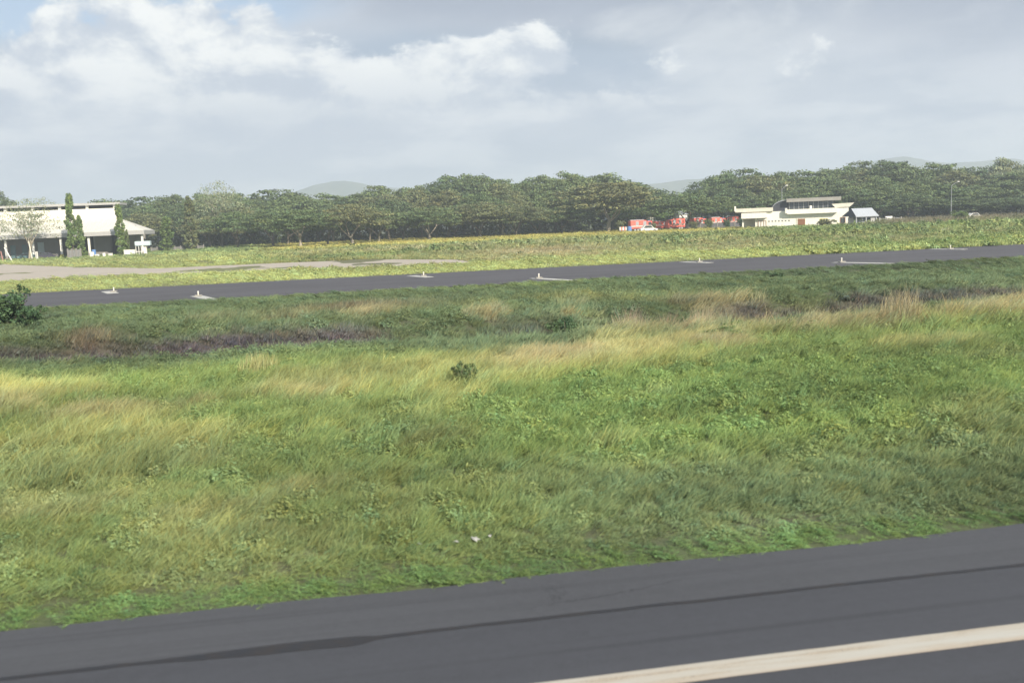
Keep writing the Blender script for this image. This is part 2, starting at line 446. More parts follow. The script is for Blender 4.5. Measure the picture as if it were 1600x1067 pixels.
M_ASPH = asphalt_mat('runway_asphalt', (.050, .053, .063))
M_SHOULD = asphalt_mat('shoulder_asphalt', (.059, .062, .071), .35, .3)
M_TAXI = asphalt_mat('taxiway_asphalt', (.072, .071, .080), .7, .55)
strip('runway', -400, 600, -45, T_SEAM, .010, M_ASPH)
strip('runway_shoulder', -400, 600, T_SEAM, T_EDGE, .010, M_SHOULD, 2400, 0, .10, 1.6, 3)
strip('taxiway', -1200, 2500, T_TX0, T_TX1, .030, M_TAXI, 1500, .5, .5, 9, 5)
# tar seam: a thin line that swells into a long patch on the left
def build_seam():
    m = paint('tar', (.018, .019, .024), .55, 0, .3, 3.0)
    v = []; f = []; n = 900
    p0 = ground(180, 1048).dot(AX); p1 = ground(590, 995).dot(AX)
    for i in range(n + 1):
        s = -30 + 70 * i / n; a = np.array([s]); b = np.array([3.0])
        q = (float(fbm(a, b, .9, 4)[0]) - .5) * .12
        wdt = .035 + .02 * (float(fbm(a + 40, b, .5, 3)[0]))
        k = max(0, min(1, (s - p0 - .2) / 1.2)) * max(0, min(1, (p1 - s) / .22)); wdt += .085 * k
        v += [ST(s, T_SEAM + q * .5 - wdt, .014), ST(s, T_SEAM + q * .5 + wdt * .6, .014)]
        if i: j = 2 * i; f.append((j - 2, j, j + 1, j - 1))
    o = mesh_obj('tar_seam', v, f, m); o['kind'] = 'structure'
build_seam()
def build_line():
    m, nt, b = new_mat('line_paint')
    g = nt.nodes.new('ShaderNodeNewGeometry')
    mp = nt.nodes.new('ShaderNodeMapping'); mp.inputs['Rotation'].default_value = (0, 0, -RWY_ANG)
    nt.links.new(g.outputs['Position'], mp.inputs['Vector'])
    sp = nt.nodes.new('ShaderNodeSeparateXYZ'); nt.links.new(mp.outputs[0], sp.inputs[0])
    s_, t_ = X(sp.outputs[0]), X(sp.outputs[1])
    n = noise(combine(s_ * .6, t_ * 9, 0.0), 1.0, 6, .65); g2 = noise(g.outputs['Position'], 60, 3, .7)
    cc = cmix(smooth(n, .38, .7), (.43, .42, .385), (.40, .34, .26))
    cc = cmix(smooth(t_, T_L0 + .10, T_L0) * .5, cc, (.42, .33, .24))
    cc = cmix(smooth(g2 + (n - .5) * .9, .56, .76) * .75, cc, (.16, .15, .14))
    nt.links.new(cc.v, b.inputs['Base Color']); b.inputs['Roughness'].default_value = .7
    strip('runway_edge_line', -100, 400, T_L0, T_L1, .015, m, 3000, .006, .006, .3, 2)
build_line()
# pale apron and side road on the left beyond the taxiway
def poly_sheet(name, pix, z, mat, wob=0.0):
    pts = [ground(a, b) for a, b in pix]; v = []
    n = len(pts)
    for i in range(n):
        a, b = pts[i], pts[(i + 1) % n]
        for k in range(14):
            p = a.lerp(b, k / 14); w_ = (float(fbm(np.array([p.x]), np.array([p.y]), 6., 3)[0]) - .5) * 2 * wob
            v.append(Vector((p.x, p.y + w_, z)))
    o = mesh_obj(name, v, [list(range(len(v)))], mat); o['kind'] = 'structure'; return o
M_APR = asphalt_mat('pale_concrete', (.34, .31, .275), .45, .3, (1.05, 1, .9))
poly_sheet('apron', [(-260, 462), (0, 443.5), (150, 434.5), (300, 427.5), (450, 421.5), (600, 416.5), (745, 412.5), (720, 406), (600, 405.5), (480, 409.5), (380, 414), (250, 419.5), (130, 418), (0, 413), (-260, 417)], .028, M_APR, 1.2)

# ------------------------------------------------------------------ hills
def build_hill(px0, px1, prof, dist, z_base, label_seed):
    """a long rise: outline heights along its crest, falling away to front and back"""
    m, nt, b = new_mat('hill_woods')
    g = nt.nodes.new('ShaderNodeNewGeometry'); n = noise(g.outputs['Position'], .02, 8, .7)
    nt.links.new(cmix(smooth(n, .35, .65), (.045, .07, .04), (.09, .11, .06)).v, b.inputs['Base Color']); b.inputs['Roughness'].default_value = 1
    nx, ny = 90, 26; v = []; f = []
    xs = np.array([p[0] for p in prof], float); hs = []
    for a, c in prof:
        hs.append((HOR_C - HOR_SLOPE * (a - 800) - c) / F_PX * dist + CAM_H)
    for j in range(ny):
        u = j / (ny - 1) * 2 - 1
        for i in range(nx):
            px = px0 + (px1 - px0) * i / (nx - 1)
            p = at_depth(px, dist)
            h = float(np.interp(px, xs, hs)); env = math.cos(u * math.pi / 2) ** 1.2
            yy = p.y + u * 260
            bump_ = (float(fbm(np.array([p.x]), np.array([yy + label_seed]), 120., 5)[0]) - .5) * 26 * env
            v.append((p.x, yy, z_base + (h - z_base) * env + bump_ * (0.35 if abs(u) < .1 else 1)))
    for j in range(ny - 1):
        for i in range(nx - 1): f.append((j * nx + i, j * nx + i + 1, (j + 1) * nx + i + 1, (j + 1) * nx + i))
    o = mesh_obj('hill', v, f, m, None, True); o['kind'] = 'structure'
build_hill(400, 680, [(400, 312), (470, 301), (500, 290), (528, 285), (560, 288), (590, 293), (640, 294), (680, 305)], 2300, -2, 1)
build_hill(930, 1240, [(930, 305), (1000, 291), (1040, 286), (1075, 282), (1110, 282), (1150, 280), (1200, 284), (1240, 292)], 2250, -2, 60)
build_hill(1300, 1760, [(1300, 275), (1350, 258), (1385, 250), (1410, 247), (1440, 252), (1480, 256), (1520, 254), (1560, 250), (1600, 253), (1680, 250), (1760, 268)], 2350, -2, 130)

# ------------------------------------------------------------------ leaf and grass materials
def plant_mat(name, use_inst=True, tintable=None, transl=.35, rough=.6):
    m = bpy.data.materials.new(name); m.use_nodes = True; nt = m.node_tree; X.nt = nt
    b = nt.nodes['Principled BSDF']; out = nt.nodes['Material Output']
    bl = nt.nodes.new('ShaderNodeAttribute'); bl.attribute_name = 'shade'
    if use_inst:
        at = nt.nodes.new('ShaderNodeAttribute'); at.attribute_type = 'INSTANCER'; at.attribute_name = 'col'
        base = X(at.outputs['Color'])
    else:
        oi = nt.nodes.new('ShaderNodeObjectInfo')
        base = cmix(X(oi.outputs['Random']) * .55, tuple(tintable[0]), tuple(tintable[1]))
    mul = nt.nodes.new('ShaderNodeMix'); mul.data_type = 'RGBA'; mul.blend_type = 'MULTIPLY'; mul.inputs[0].default_value = 1
    nt.links.new(base.v, mul.inputs[6]); nt.links.new(bl.outputs['Color'], mul.inputs[7])
    c = mul.outputs[2]
    nt.links.new(c, b.inputs['Base Color']); b.inputs['Roughness'].default_value = rough
    b.inputs['Specular IOR Level'].default_value = .25
    tr = nt.nodes.new('ShaderNodeBsdfTranslucent'); nt.links.new(c, tr.inputs['Color'])
    mx = nt.nodes.new('ShaderNodeMixShader'); mx.inputs[0].default_value = transl * (1.0 if use_inst else .55)
    nt.links.new(b.outputs[0], mx.inputs[1]); nt.links.new(tr.outputs[0], mx.inputs[2]); nt.links.new(mx.outputs[0], out.inputs['Surface'])
    return m
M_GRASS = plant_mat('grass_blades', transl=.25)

def quad_mesh(name, P, faces_per, shade, mat):
    """P: (n, k, 3) points of n strips, each strip of k points in pairs"""
    n, k, _ = P.shape
    v = P.reshape(-1, 3)
    q = k // 2 - 1
    base = (np.arange(n) * k)[:, None, None]
    loc = np.array([[2 * i, 2 * i + 1, 2 * i + 3, 2 * i + 2] for i in range(q)])[None]
    f = (base + loc).reshape(-1, 4)
    me = bpy.data.meshes.new(name)
    me.vertices.add(len(v)); me.vertices.foreach_set('co', v.astype(np.float32).ravel())
    me.loops.add(f.size); me.loops.foreach_set('vertex_index', f.astype(np.int32).ravel())
    me.polygons.add(len(f)); me.polygons.foreach_set('loop_start', (np.arange(len(f)) * 4).astype(np.int32))
    me.update(calc_edges=True)
    a = me.color_attributes.new('shade', 'FLOAT_COLOR', 'POINT')
    c = np.ones((len(v), 4)); c[:, :3] = shade.reshape(-1, 3); a.data.foreach_set('color', c.astype(np.float32).ravel())
    me.materials.append(mat)
    return me

def tuft(kind, nb, rad, h, width, lean, seed, curl=.5, leaf=False):
    """a clump of blades growing out of the ground"""
    g = np.random.default_rng(seed)
    r = rad * np.sqrt(g.random(nb)); a = g.random(nb) * 2 * np.pi
    bx, by = r * np.cos(a), r * np.sin(a)
    hh = h * (0.45 + .75 * g.random(nb)) * (1 - .35 * (r / rad) ** 2)
    dirn = g.normal(0, .9, nb) + (0 if lean else 0)
    ang = np.where(g.random(nb) < lean, dirn * .55, g.random(nb) * 2 * np.pi)
    bend = (0.25 + .75 * g.random(nb)) * curl
    K = 4
    P = np.zeros((nb, 2 * K, 3)); sh = np.ones((nb, 2 * K, 3))
    tone = np.clip(g.normal(1, .15, nb), .6, 1.5); hue = g.normal(0, .07, nb)
    wa = g.random(nb) * np.pi
    for i in range(K):
        u = i / (K - 1)
        off = bend * hh * u ** 1.6
        x = bx + np.cos(ang) * off; y = by + np.sin(ang) * off; z = hh * (u - .28 * bend * u ** 2)
        wd = width * (1 - u ** 1.5 * .92) * (.7 + .6 * g.random(nb)) * .5
        if leaf: wd = width * math.sin(math.pi * (.08 + .88 * u)) * .5 * np.ones(nb)
        P[:, 2 * i] = np.stack([x - np.cos(wa) * wd, y - np.sin(wa) * wd, z], -1)
        P[:, 2 * i + 1] = np.stack([x + np.cos(wa) * wd, y + np.sin(wa) * wd, z], -1)
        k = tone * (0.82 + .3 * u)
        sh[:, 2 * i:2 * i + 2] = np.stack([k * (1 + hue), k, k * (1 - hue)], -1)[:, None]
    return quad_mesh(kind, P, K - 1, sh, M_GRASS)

src = bpy.data.collections.new('plant_sources')
def leafy(kind, n, rad, h, size, seed):
    """broad-leaved weed: small leaf faces through a low dome"""
    g = np.random.default_rng(seed)
    d = g.normal(size=(n, 3)); d /= np.linalg.norm(d, axis=1)[:, None]; d[:, 2] = np.abs(d[:, 2])
    rr = (.35 + .65 * g.random(n) ** .6)
    lump = 1 + .35 * np.sin(d[:, 0] * 5 + seed) * np.cos(d[:, 1] * 4)
    c = d * (rr * lump)[:, None] * np.array([rad, rad, h])
    u = g.normal(size=(n, 3)) + np.array([0, 0, .2]); u /= np.linalg.norm(u, axis=1)[:, None]
    nrm = d + g.normal(0, .55, (n, 3)) + np.array([0, 0, .6]); nrm /= np.linalg.norm(nrm, axis=1)[:, None]
    u = np.cross(nrm, u); u /= np.linalg.norm(u, axis=1)[:, None]; v = np.cross(nrm, u)
    s = size * (.6 + .8 * g.random(n))[:, None]
    P = np.zeros((n, 6, 3))
    P[:, 0] = c - u * s; P[:, 1] = c - u * s * .9
    P[:, 2] = c + v * s * .45; P[:, 3] = c - v * s * .45
    P[:, 4] = c + u * s; P[:, 5] = c + u * s * .9
    P[:, 0], P[:, 1] = c - u * s + v * s * .08, c - u * s - v * s * .08
    P[:, 4], P[:, 5] = c + u * s + v * s * .06, c + u * s - v * s * .06
    tone = np.clip(g.normal(1, .2, n), .55, 1.5); hue = g.normal(0, .07, n)
    sh = np.repeat(np.stack([tone * (1 + hue), tone, tone * (1 - hue)], -1)[:, None], 6, 1)
    return P, sh
types = []
def add_type(me):
    o = bpy.data.objects.new('%02d_plant' % len(types), me); src.objects.link(o); types.append(o); return len(types) - 1
SHORT = [add_type(tuft('short_grass', 130, .24, .20, .010, .75, 100 + i, .9)) for i in range(3)]
MED = [add_type(tuft('meadow_grass', 110, .30, .36, .014, .8, 200 + i, .9)) for i in range(3)]
TALL = [add_type(tuft('seed_grass', 90, .32, .62, .013, .85, 300 + i, .75)) for i in range(3)]
P_, s_ = leafy('weed', 420, .38, .24, .030, 5); WEED = [add_type(quad_mesh('broadleaf_weed', P_, 2, s_, M_GRASS))]
P_, s_ = leafy('weed', 480, .42, .30, .034, 9); WEED.append(add_type(quad_mesh('broadleaf_weed', P_, 2, s_, M_GRASS)))
SCRUB = [add_type(tuft('dead_scrub', 100, .34, .34, .018, .3, 400 + i, .5)) for i in range(2)]
FAR = [add_type(tuft('far_grass', 70, .55, .42, .05, .6, 500 + i, .7)) for i in range(3)]
P_, s_ = leafy('weed', 150, .55, .42, .12, 15); FARW = [add_type(quad_mesh('far_weed', P_, 2, s_, M_GRASS))]

def gn_scatter():
    ng = bpy.data.node_groups.new('plant_scatter', 'GeometryNodeTree')
    ng.interface.new_socket('Geometry', in_out='INPUT', socket_type='NodeSocketGeometry')
    ng.interface.new_socket('Geometry', in_out='OUTPUT', socket_type='NodeSocketGeometry')
    N = ng.nodes; L = ng.links
    gi = N.new('NodeGroupInput'); go = N.new('NodeGroupOutput')
    mp = N.new('GeometryNodeMeshToPoints'); L.new(gi.outputs[0], mp.inputs['Mesh'])
    ci = N.new('GeometryNodeCollectionInfo'); ci.inputs['Collection'].default_value = src
    ci.inputs['Separate Children'].default_value = True; ci.inputs['Reset Children'].default_value = True
    ip = N.new('GeometryNodeInstanceOnPoints'); L.new(mp.outputs[0], ip.inputs['Points'])
    L.new(ci.outputs[0], ip.inputs['Instance']); ip.inputs['Pick Instance'].default_value = True
    def attr(name, t):
        a = N.new('GeometryNodeInputNamedAttribute'); a.data_type = t; a.inputs['Name'].default_value = name
        return a.outputs['Attribute']
    L.new(attr('idx', 'INT'), ip.inputs['Instance Index'])
    er = N.new('FunctionNodeEulerToRotation'); L.new(attr('rot', 'FLOAT_VECTOR'), er.inputs[0])
    L.new(er.outputs[0], ip.inputs['Rotation']); L.new(attr('scl', 'FLOAT_VECTOR'), ip.inputs['Scale'])
    L.new(ip.outputs[0], go.inputs[0])
    return ng
NG = gn_scatter()
def scatter(name, x, y, idx, scl, colr, rot=None, label=None):
    n = len(x); z = relief(x, y)
    me = bpy.data.meshes.new(name); me.vertices.add(n)
    me.vertices.foreach_set('co', np.stack([x, y, z], -1).astype(np.float32).ravel())
    a = me.attributes.new('idx', 'INT', 'POINT'); a.data.foreach_set('value', idx.astype(np.int32))
    if rot is None:
        rot = np.stack([rng.normal(0, .10, n), rng.normal(.34, .12, n), rng.normal(0.0, .5, n)], -1)
    a = me.attributes.new('rot', 'FLOAT_VECTOR', 'POINT'); a.data.foreach_set('vector', rot.astype(np.float32).ravel())
    a = me.attributes.new('scl', 'FLOAT_VECTOR', 'POINT'); a.data.foreach_set('vector', scl.astype(np.float32).ravel())
    a = me.attributes.new('col', 'FLOAT_COLOR', 'POINT'); a.data.foreach_set('color', np.concatenate([colr, np.ones((n, 1))], 1).astype(np.float32).ravel())
    o = bpy.data.objects.new(name, me); col.objects.link(o); o['kind'] = 'stuff'
    md = o.modifiers.new('scatter', 'NODES'); md.node_group = NG
    if label: o['label'] = label; o['category'] = 'grass'
    return o

def in_poly(x, y, poly):
    ins = np.zeros(x.shape, bool); n = len(poly)
    for i in range(n):
        x1, y1 = poly[i][:2]; x2, y2 = poly[(i + 1) % n][:2]
        c = ((y1 > y) != (y2 > y)) & (x < (x2 - x1) * (y - y1) / (y2 - y1 + 1e-9) + x1); ins ^= c
    return ins
APRON_POLY = [ground(a, b) for a, b in [(-260, 462), (0, 443.5), (150, 434.5), (300, 427.5), (450, 421.5), (600, 416.5), (745, 412.5), (720, 406), (600, 405.5), (480, 409.5), (380, 414), (250, 419.5), (130, 418), (0, 413), (-260, 417)]]

def field_band(name, label, y0, y1, dens, far=False, size=1.0):
    hw = lambda yy: .60 * yy + 3.0
    area = (hw(y0) + hw(y1)) * (y1 - y0); n = int(area * dens)
    y = rng.uniform(y0, y1, int(n * 1.6)); x = rng.uniform(-1, 1, len(y)) * hw(y1)
    k = np.abs(x) < hw(y); x, y = x[k][:n], y[k][:n]
    t = x * NX.x + y * NX.y
    edge = T_EDGE + (fbm(x * AX.x + y * AX.y, 0 * x + 21, 1.2, 4) - .5) * .30 + .02
    k = (t > edge) & ((t < T_TX0 + .1) & (not far) | (t > T_TX1 + .1) & far) & ~in_poly(x, y, APRON_POLY)
    x, y = x[k], y[k]
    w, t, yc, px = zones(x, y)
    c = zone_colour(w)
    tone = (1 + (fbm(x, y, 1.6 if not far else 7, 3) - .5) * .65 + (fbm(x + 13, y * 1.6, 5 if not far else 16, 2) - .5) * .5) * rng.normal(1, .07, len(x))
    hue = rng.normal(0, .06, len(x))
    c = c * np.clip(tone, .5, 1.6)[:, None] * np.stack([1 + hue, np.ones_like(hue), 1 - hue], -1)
    u = rng.random(len(x)); idx = np.zeros(len(x), int)
    if far:
        idx = rng.choice(FAR, len(x)); lush = w['lush'] + w['mid'] + w['sap']
        idx = np.where(u < lush * .5, FARW[0], idx)
        hmul = .75 + .8 * w['brown'] + .5 * (w['lush'] + w['mid']) - .62 * w['mown'] + .1 * w['yell']
        hmul = hmul * np.clip(1.25 - (t - 110) / 105, .24, 1)
        hmul = hmul + .75 * w['brown'] * (t > 150)
    else:
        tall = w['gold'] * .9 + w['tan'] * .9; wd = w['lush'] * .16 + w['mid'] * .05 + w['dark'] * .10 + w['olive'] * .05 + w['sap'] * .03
        sc_ = w['scrub'] * .9 + w['brown'] * .8
        idx = rng.choice(SHORT + MED, len(x))
        idx = np.where(u < wd, rng.choice(WEED, len(x)), idx)
        u2 = rng.random(len(x)); idx = np.where(u2 < tall, rng.choice(TALL, len(x)), idx)
        u3 = rng.random(len(x)); idx = np.where(u3 < sc_, rng.choice(SCRUB, len(x)), idx)
        hmul = .75 + .55 * fbm(x + 7, y + 3, 2.4, 3)
        hmul *= 1 - .45 * w['sap']
        nearedge = np.clip((t - T_EDGE) / 2.0, .35, 1); hmul = hmul * nearedge
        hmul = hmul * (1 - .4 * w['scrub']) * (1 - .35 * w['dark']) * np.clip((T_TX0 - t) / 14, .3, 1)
    s = size * rng.uniform(.75, 1.3, len(x))
    scl = np.stack([s, s, s * hmul], -1)
    return scatter(name, x, y, idx, scl, c, None, label)
field_band('foreground_grass', 'green meadow grass in the field beside the near asphalt', 7.5, 15, 48, size=.62)
field_band('meadow_grass', 'green and golden grass of the open field', 15, 30, 22, size=.85)
field_band('tall_grass', 'tall golden and dark grass along the ditch', 30, T_TX0 + 20, 9, size=1.25)
field_band('verge_grass', 'yellow green mown grass strip beyond the taxiway', 62, 130, 2.3, True, 1.15)
field_band('far_grass', 'rough far grass in front of the trees', 130, 292, .62, True, 2.0)

# ------------------------------------------------------------------ trees
BARK = paint('pale_bark', (.38, .34, .27), .9, 0, .6, 1.2, .3, .2, .6)
BARK_D = paint('dark_bark', (.17, .15, .12), .9, 0, .6, 1.2, .3, .2, .6)
LEAF = {
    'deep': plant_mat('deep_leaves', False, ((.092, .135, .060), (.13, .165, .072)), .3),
    'mid': plant_mat('mid_leaves', False, ((.122, .175, .072), (.17, .205, .084)), .3),
    'olive': plant_mat('olive_leaves', False, ((.150, .175, .080), (.20, .195, .085)), .3),
    'pale': plant_mat('pale_leaves', False, ((.26, .30, .18), (.30, .33, .20)), .35),
    'bright': plant_mat('bright_leaves', False, ((.14, .215, .07), (.18, .24, .075)), .35),
    'bush': plant_mat('bush_leaves', False, ((.065, .120, .055), (.085, .14, .06)), .3),
    'brown': plant_mat('brown_leaves', False, ((.13, .115, .075), (.15, .13, .085)), .25),
}
def leaf_cloud(pads, per, size, g, flat=.35, upb=1.0):
    """leaf faces scattered through flattened pads: pads (n,6): centre and radii"""
    n = len(pads); tot = n * per
    c = np.repeat(pads[:, :3], per, 0); rr = np.repeat(pads[:, 3:6], per, 0)
    d = g.normal(size=(tot, 3)); d /= np.linalg.norm(d, axis=1)[:, None]
    c = c + d * rr * (g.random((tot, 1)) ** .45)
    nrm = d * .7 + g.normal(0, .6, (tot, 3)) + np.array([0, 0, upb]); nrm /= np.linalg.norm(nrm, axis=1)[:, None]
    u = g.normal(size=(tot, 3)); u = np.cross(nrm, u); u /= np.linalg.norm(u, axis=1)[:, None]; v = np.cross(nrm, u)
    s = size * (.5 + .9 * g.random(tot))[:, None]
    P = np.zeros((tot, 4, 3))
    P[:, 0] = c - u * s; P[:, 1] = c - v * s * .6; P[:, 2] = c + v * s * .6; P[:, 3] = c + u * s
    pt = np.repeat(np.clip(g.normal(1, .16, n), .6, 1.5), per); tone = pt * np.clip(g.normal(1, .18, tot), .5, 1.6); hue = g.normal(0, .06, tot) + np.repeat(g.normal(0, .05, n), per)
    sh = np.repeat(np.stack([tone * (1 + hue), tone, tone * (1 - hue)], -1)[:, None], 4, 1)
    return P, sh

def rain_tree(seed, H=12.0, Wd=16.0, fork=.28, crown_low=.45, pads_n=130, per=60, spread=1.0, leaf=.30, limbs=5, dome=.5):
    """umbrella tree: short trunk, splayed forking limbs, flat tiers of foliage. returns trunk builder data and crown arrays"""
    g = np.random.default_rng(seed); tr = MB(); tips = []
    def branch(p, d, L, r, lvl):
        pts = [p.copy()]; rad = [r]; q = p.copy(); dd = d.copy(); n = 5
        for i in range(n):
            dd = (dd + Vector(g.normal(0, .12, 3)) + Vector((0, 0, .05 if lvl < 2 else -.02))).normalized()
            q = q + dd * (L / n); pts.append(q.copy()); rad.append(r * (1 - .5 * (i + 1) / n))
        tr.tube(pts, rad, 6 if lvl < 2 else 4, False)
        if lvl >= 3: tips.append(q.copy()); return
        kids = 3 if lvl < 2 else 3
        for k in range(kids):
            a = g.uniform(0, 2 * math.pi); o = Vector((math.cos(a), math.sin(a), g.uniform(-.25, .25))) * (.60 + .12 * lvl)
            nd = (dd + o).normalized(); nd.z = max(nd.z, .10)
            branch(pts[-1] if k else pts[-2], nd.normalized(), L * g.uniform(.55, .8), rad[-1] * .85, lvl + 1)
    base_r = .028 * H
    th = H * fork; top = Vector((g.normal(0, .25), g.normal(0, .25), th))
    tr.tube([(0, 0, -.4), (g.normal(0, .05), 0, .15), (top.x * .5, top.y * .5, th * .55), top], [base_r * 1.55, base_r * 1.1, base_r * .9, base_r * .85], 8)
    a0 = g.uniform(0, 2 * math.pi)
    for k in range(limbs):
        a = a0 + 2 * math.pi * k / limbs + g.normal(0, .3)
        d = Vector((math.cos(a) * .75 * spread, math.sin(a) * .75 * spread, 1.0)).normalized()
        branch(top - Vector((0, 0, g.uniform(0, th * .25))), d, (H - th) * .42, base_r * .55, 1)
    # crown pads: on a flattened dome surface and tiers inside
    n = pads_n; P = []
    for i in range(n):
        a = g.uniform(0, 2 * math.pi); rr = math.sqrt(g.random()) * Wd / 2
        k = rr / (Wd / 2); lob = 1 + .16 * math.sin(3 * a + seed) + .10 * math.sin(5 * a + 2 * seed)
        ztop = H * (1 - (1 - crown_low) * dome * k ** 2.2) - .3
        zlow = H * crown_low + (H * (1 - crown_low)) * .15 * (1 - k)
        z = ztop - (ztop - zlow) * (g.random() ** 1.7) * .95
        s = g.uniform(.7, 1.35) * Wd / 16 * 1.25
        P.append((rr * lob * math.cos(a), rr * lob * math.sin(a), z, s * 1.35, s * 1.35, s * .38))
    for q in tips:
        if len(P) < pads_n * 1.6 and q.z > H * crown_low * .8: P.append((q.x, q.y, min(q.z, H * .97), Wd * .07, Wd * .07, Wd * .022))
    pads = np.array(P)
    return tr, leaf_cloud(pads, per, leaf, g)
def make_tree(name, tr, cloud, bark, leafm):
    root = bpy.data.objects.new(name, None); col.objects.link(root)
    tr.build('trunk', bark, root, True)
    me = quad_mesh('crown', cloud[0], 1, cloud[1], leafm)
    o = bpy.data.objects.new('crown', me); col.objects.link(o); o.parent = root
    return root
used = set()
def place(proto, px, depth, top_py, width_px, leaf, label, cat='tree', group=None, bark=None, base_h=12.0, base_w=16.0, rz=None, z=0.0):
    """stand a copy of a tree so that its top shows at a picture height"""
    if proto.name in used: r = copy_tree(proto)
    else: r = proto; used.add(proto.name)
    p = at_depth(px, depth, z)
    d = pix_dir(px, top_py); zt = CAM_H + d.z / d.y * depth
    h = max(zt - z, .5); wd = width_px / F_PX * depth
    r.location = p; r.scale = (wd / base_w, wd / base_w, h / base_h)
    r.rotation_euler = (0, 0, random.uniform(0, 6.28) if rz is None else rz)
    for k in ('label', 'category', 'group'):
        if k in r: del r[k]
    tag(r, label, cat, group)
    for ch in r.children:
        if ch.name.startswith('crown') and leaf:
            ch.material_slots[0].link = 'OBJECT'; ch.material_slots[0].material = LEAF[leaf]
        if ch.name.startswith('trunk') and bark:
            ch.material_slots[0].link = 'OBJECT'; ch.material_slots[0].material = bark
    return r
FR = [make_tree('rain_tree', *rain_tree(31 + i, 12, 16, .18 + .03 * i, .42, 165, 60, 1.0, .24, 4), BARK, LEAF['mid']) for i in range(4)]
BK = [make_tree('wood_tree', *rain_tree(61 + i, 12, 16, .25, .30, 190, 60, 1.1, .26, 5, .55), BARK_D, LEAF['deep']) for i in range(4)]
SP = [make_tree('sparse_tree', *rain_tree(91 + i, 12, 16, .25, .35, 190, 26, .9, .15, 6, .6), BARK, LEAF['pale']) for i in range(2)]

front = [  # column, depth, top, width, leaves, label
    (330, 262, 338, 78, 'olive', 'low olive tree at the left end of the wood, behind the grey fence'),
    (372, 246, 330, 74, 'mid', 'small tree with a thin upright trunk near the left end of the wood'),
    (427, 236, 328, 84, 'mid', 'front row tree with a slanting pale trunk, left of the bright forked one'),
    (469, 226, 326, 88, 'mid', 'front row tree with the brightest pale forked trunk above yellow grass'),
    (512, 238, 331, 66, 'mid', 'low dark tree between two pale forked trunks of the front row'),
    (551, 234, 318, 92, 'olive', 'brownish thin crowned tree with a wide v shaped pale trunk'),
    (592, 248, 326, 80, 'mid', 'front row tree with a crooked v trunk right of the brownish tree'),
    (630, 252, 330, 70, 'mid', 'front row tree with two thin upright stems'),
    (671, 250, 322, 92, 'mid', 'front row tree leaning left with long thin limbs'),
    (712, 262, 328, 66, 'deep', 'dark low tree between thin pale trunks in the middle of the wood'),
    (750, 256, 316, 90, 'olive', 'yellowish crowned tree in the middle of the front row'),
    (785, 262, 326, 74, 'mid', 'front row tree with a short y shaped trunk under a grey green crown'),
    (806, 260, 318, 84, 'olive', 'tree with an orange tinged crown, right of the yellowish one'),
    (838, 264, 324, 74, 'mid', 'front row tree with a straight pale trunk and orange tinged leaves'),
    (878, 266, 322, 80, 'mid', 'small green tree beside the dark opening in the wood'),
    (950, 262, 283, 128, 'olive', 'tall spreading tree with long pale splayed limbs left of the red trucks'),
    (1000, 278, 316, 70, 'bright', 'bright green low tree hanging over the red trucks'),
    (1072, 257, 302, 112, 'mid', 'dark trunked umbrella tree standing before the red trucks'),
    (1128, 276, 306, 68, 'mid', 'low green tree at the left corner of the cream building'),
]
for i, (px, dep, top, wd, lf, lab) in enumerate(front):
    place(FR[i % 4], px, dep, top, wd * 1.2, lf, lab, 'tree', 'front row trees of the wood', BARK if px in (469, 551, 592, 671, 785, 836, 950) else BARK_D)
sky_line = [(150, 322), (185, 318), (220, 311), (260, 306), (300, 304), (350, 302), (420, 300), (470, 301), (520, 304), (560, 303), (600, 293), (660, 290), (685, 280), (760, 278), (800, 284), (850, 278), (900, 273),
            (950, 279), (1000, 286), (1012, 297), (1060, 297), (1095, 300), (1115, 280), (1140, 268), (1190, 265), (1220, 273), (1270, 270), (1300, 268), (1330, 256), (1385, 251), (1430, 258), (1480, 261), (1530, 262), (1600, 262), (1700, 260), (1800, 262)]
sx = [a for a, b in sky_line]; sy = [b for a, b in sky_line]
REG = [(270, 'between the hangar and the pale bare tree'), (430, 'behind the pale bare tree'), (620, 'behind the brownish v trunked tree'), (800, 'behind the yellowish crowned tree'),
       (1010, 'behind the tall splayed tree'), (1145, 'behind the red trucks'), (1320, 'behind the cream building'), (1420, 'behind the grey roofed shelter'), (1500, 'behind the right lamp post'), (5000, 'beyond the brown scrub at the right edge')]
ORD = ['first', 'second', 'third', 'fourth', 'fifth', 'sixth', 'seventh', 'eighth']
def wood_label(tier, q, count):
    where = next(b for a, b in REG if q < a); k = count.get(where, 0); count[where] = k + 1
    return '%s %s, %s from left' % (tier, where, ORD[k])
def wood_row(depth, x0, x1, step, drop, wd, leaves, label, n_jit=.3):
    px = x0; i = 0; count = {}
    while px < x1:
        q = px + random.uniform(-n_jit, n_jit) * step
        dd = depth + random.uniform(-7, 7)
        if not (1005 < q < 1105 and drop < 6):
            top = float(np.interp(q, sx, sy)) + drop + random.uniform(-3, 5)
            place(BK[i % 4] if drop < 30 else random.choice(FR + BK), q, dd, top, wd * random.uniform(.8, 1.2), random.choice(leaves), wood_label(label, q, count), 'tree', 'trees of the wood')
        px += step; i += 1
wood_row(318, 185, 1720, 47, -5, 104, ['deep', 'mid', 'mid'], 'skyline tree')
wood_row(296, 195, 1720, 50, 7, 98, ['deep', 'mid', 'mid', 'olive'], 'second tier tree')
wood_row(276, 235, 940, 42, 20, 84, ['mid', 'deep', 'mid', 'olive'], 'middle tier tree')
wood_row(276, 1150, 1720, 54, 22, 96, ['mid', 'deep', 'mid', 'mid'], 'middle tier tree')
wood_row(262, 1380, 1720, 56, 42, 90, ['mid', 'deep', 'mid'], 'lowest dark tree')
wood_row(348, 210, 1720, 80, 14, 120, ['deep'], 'rearmost dark tree')
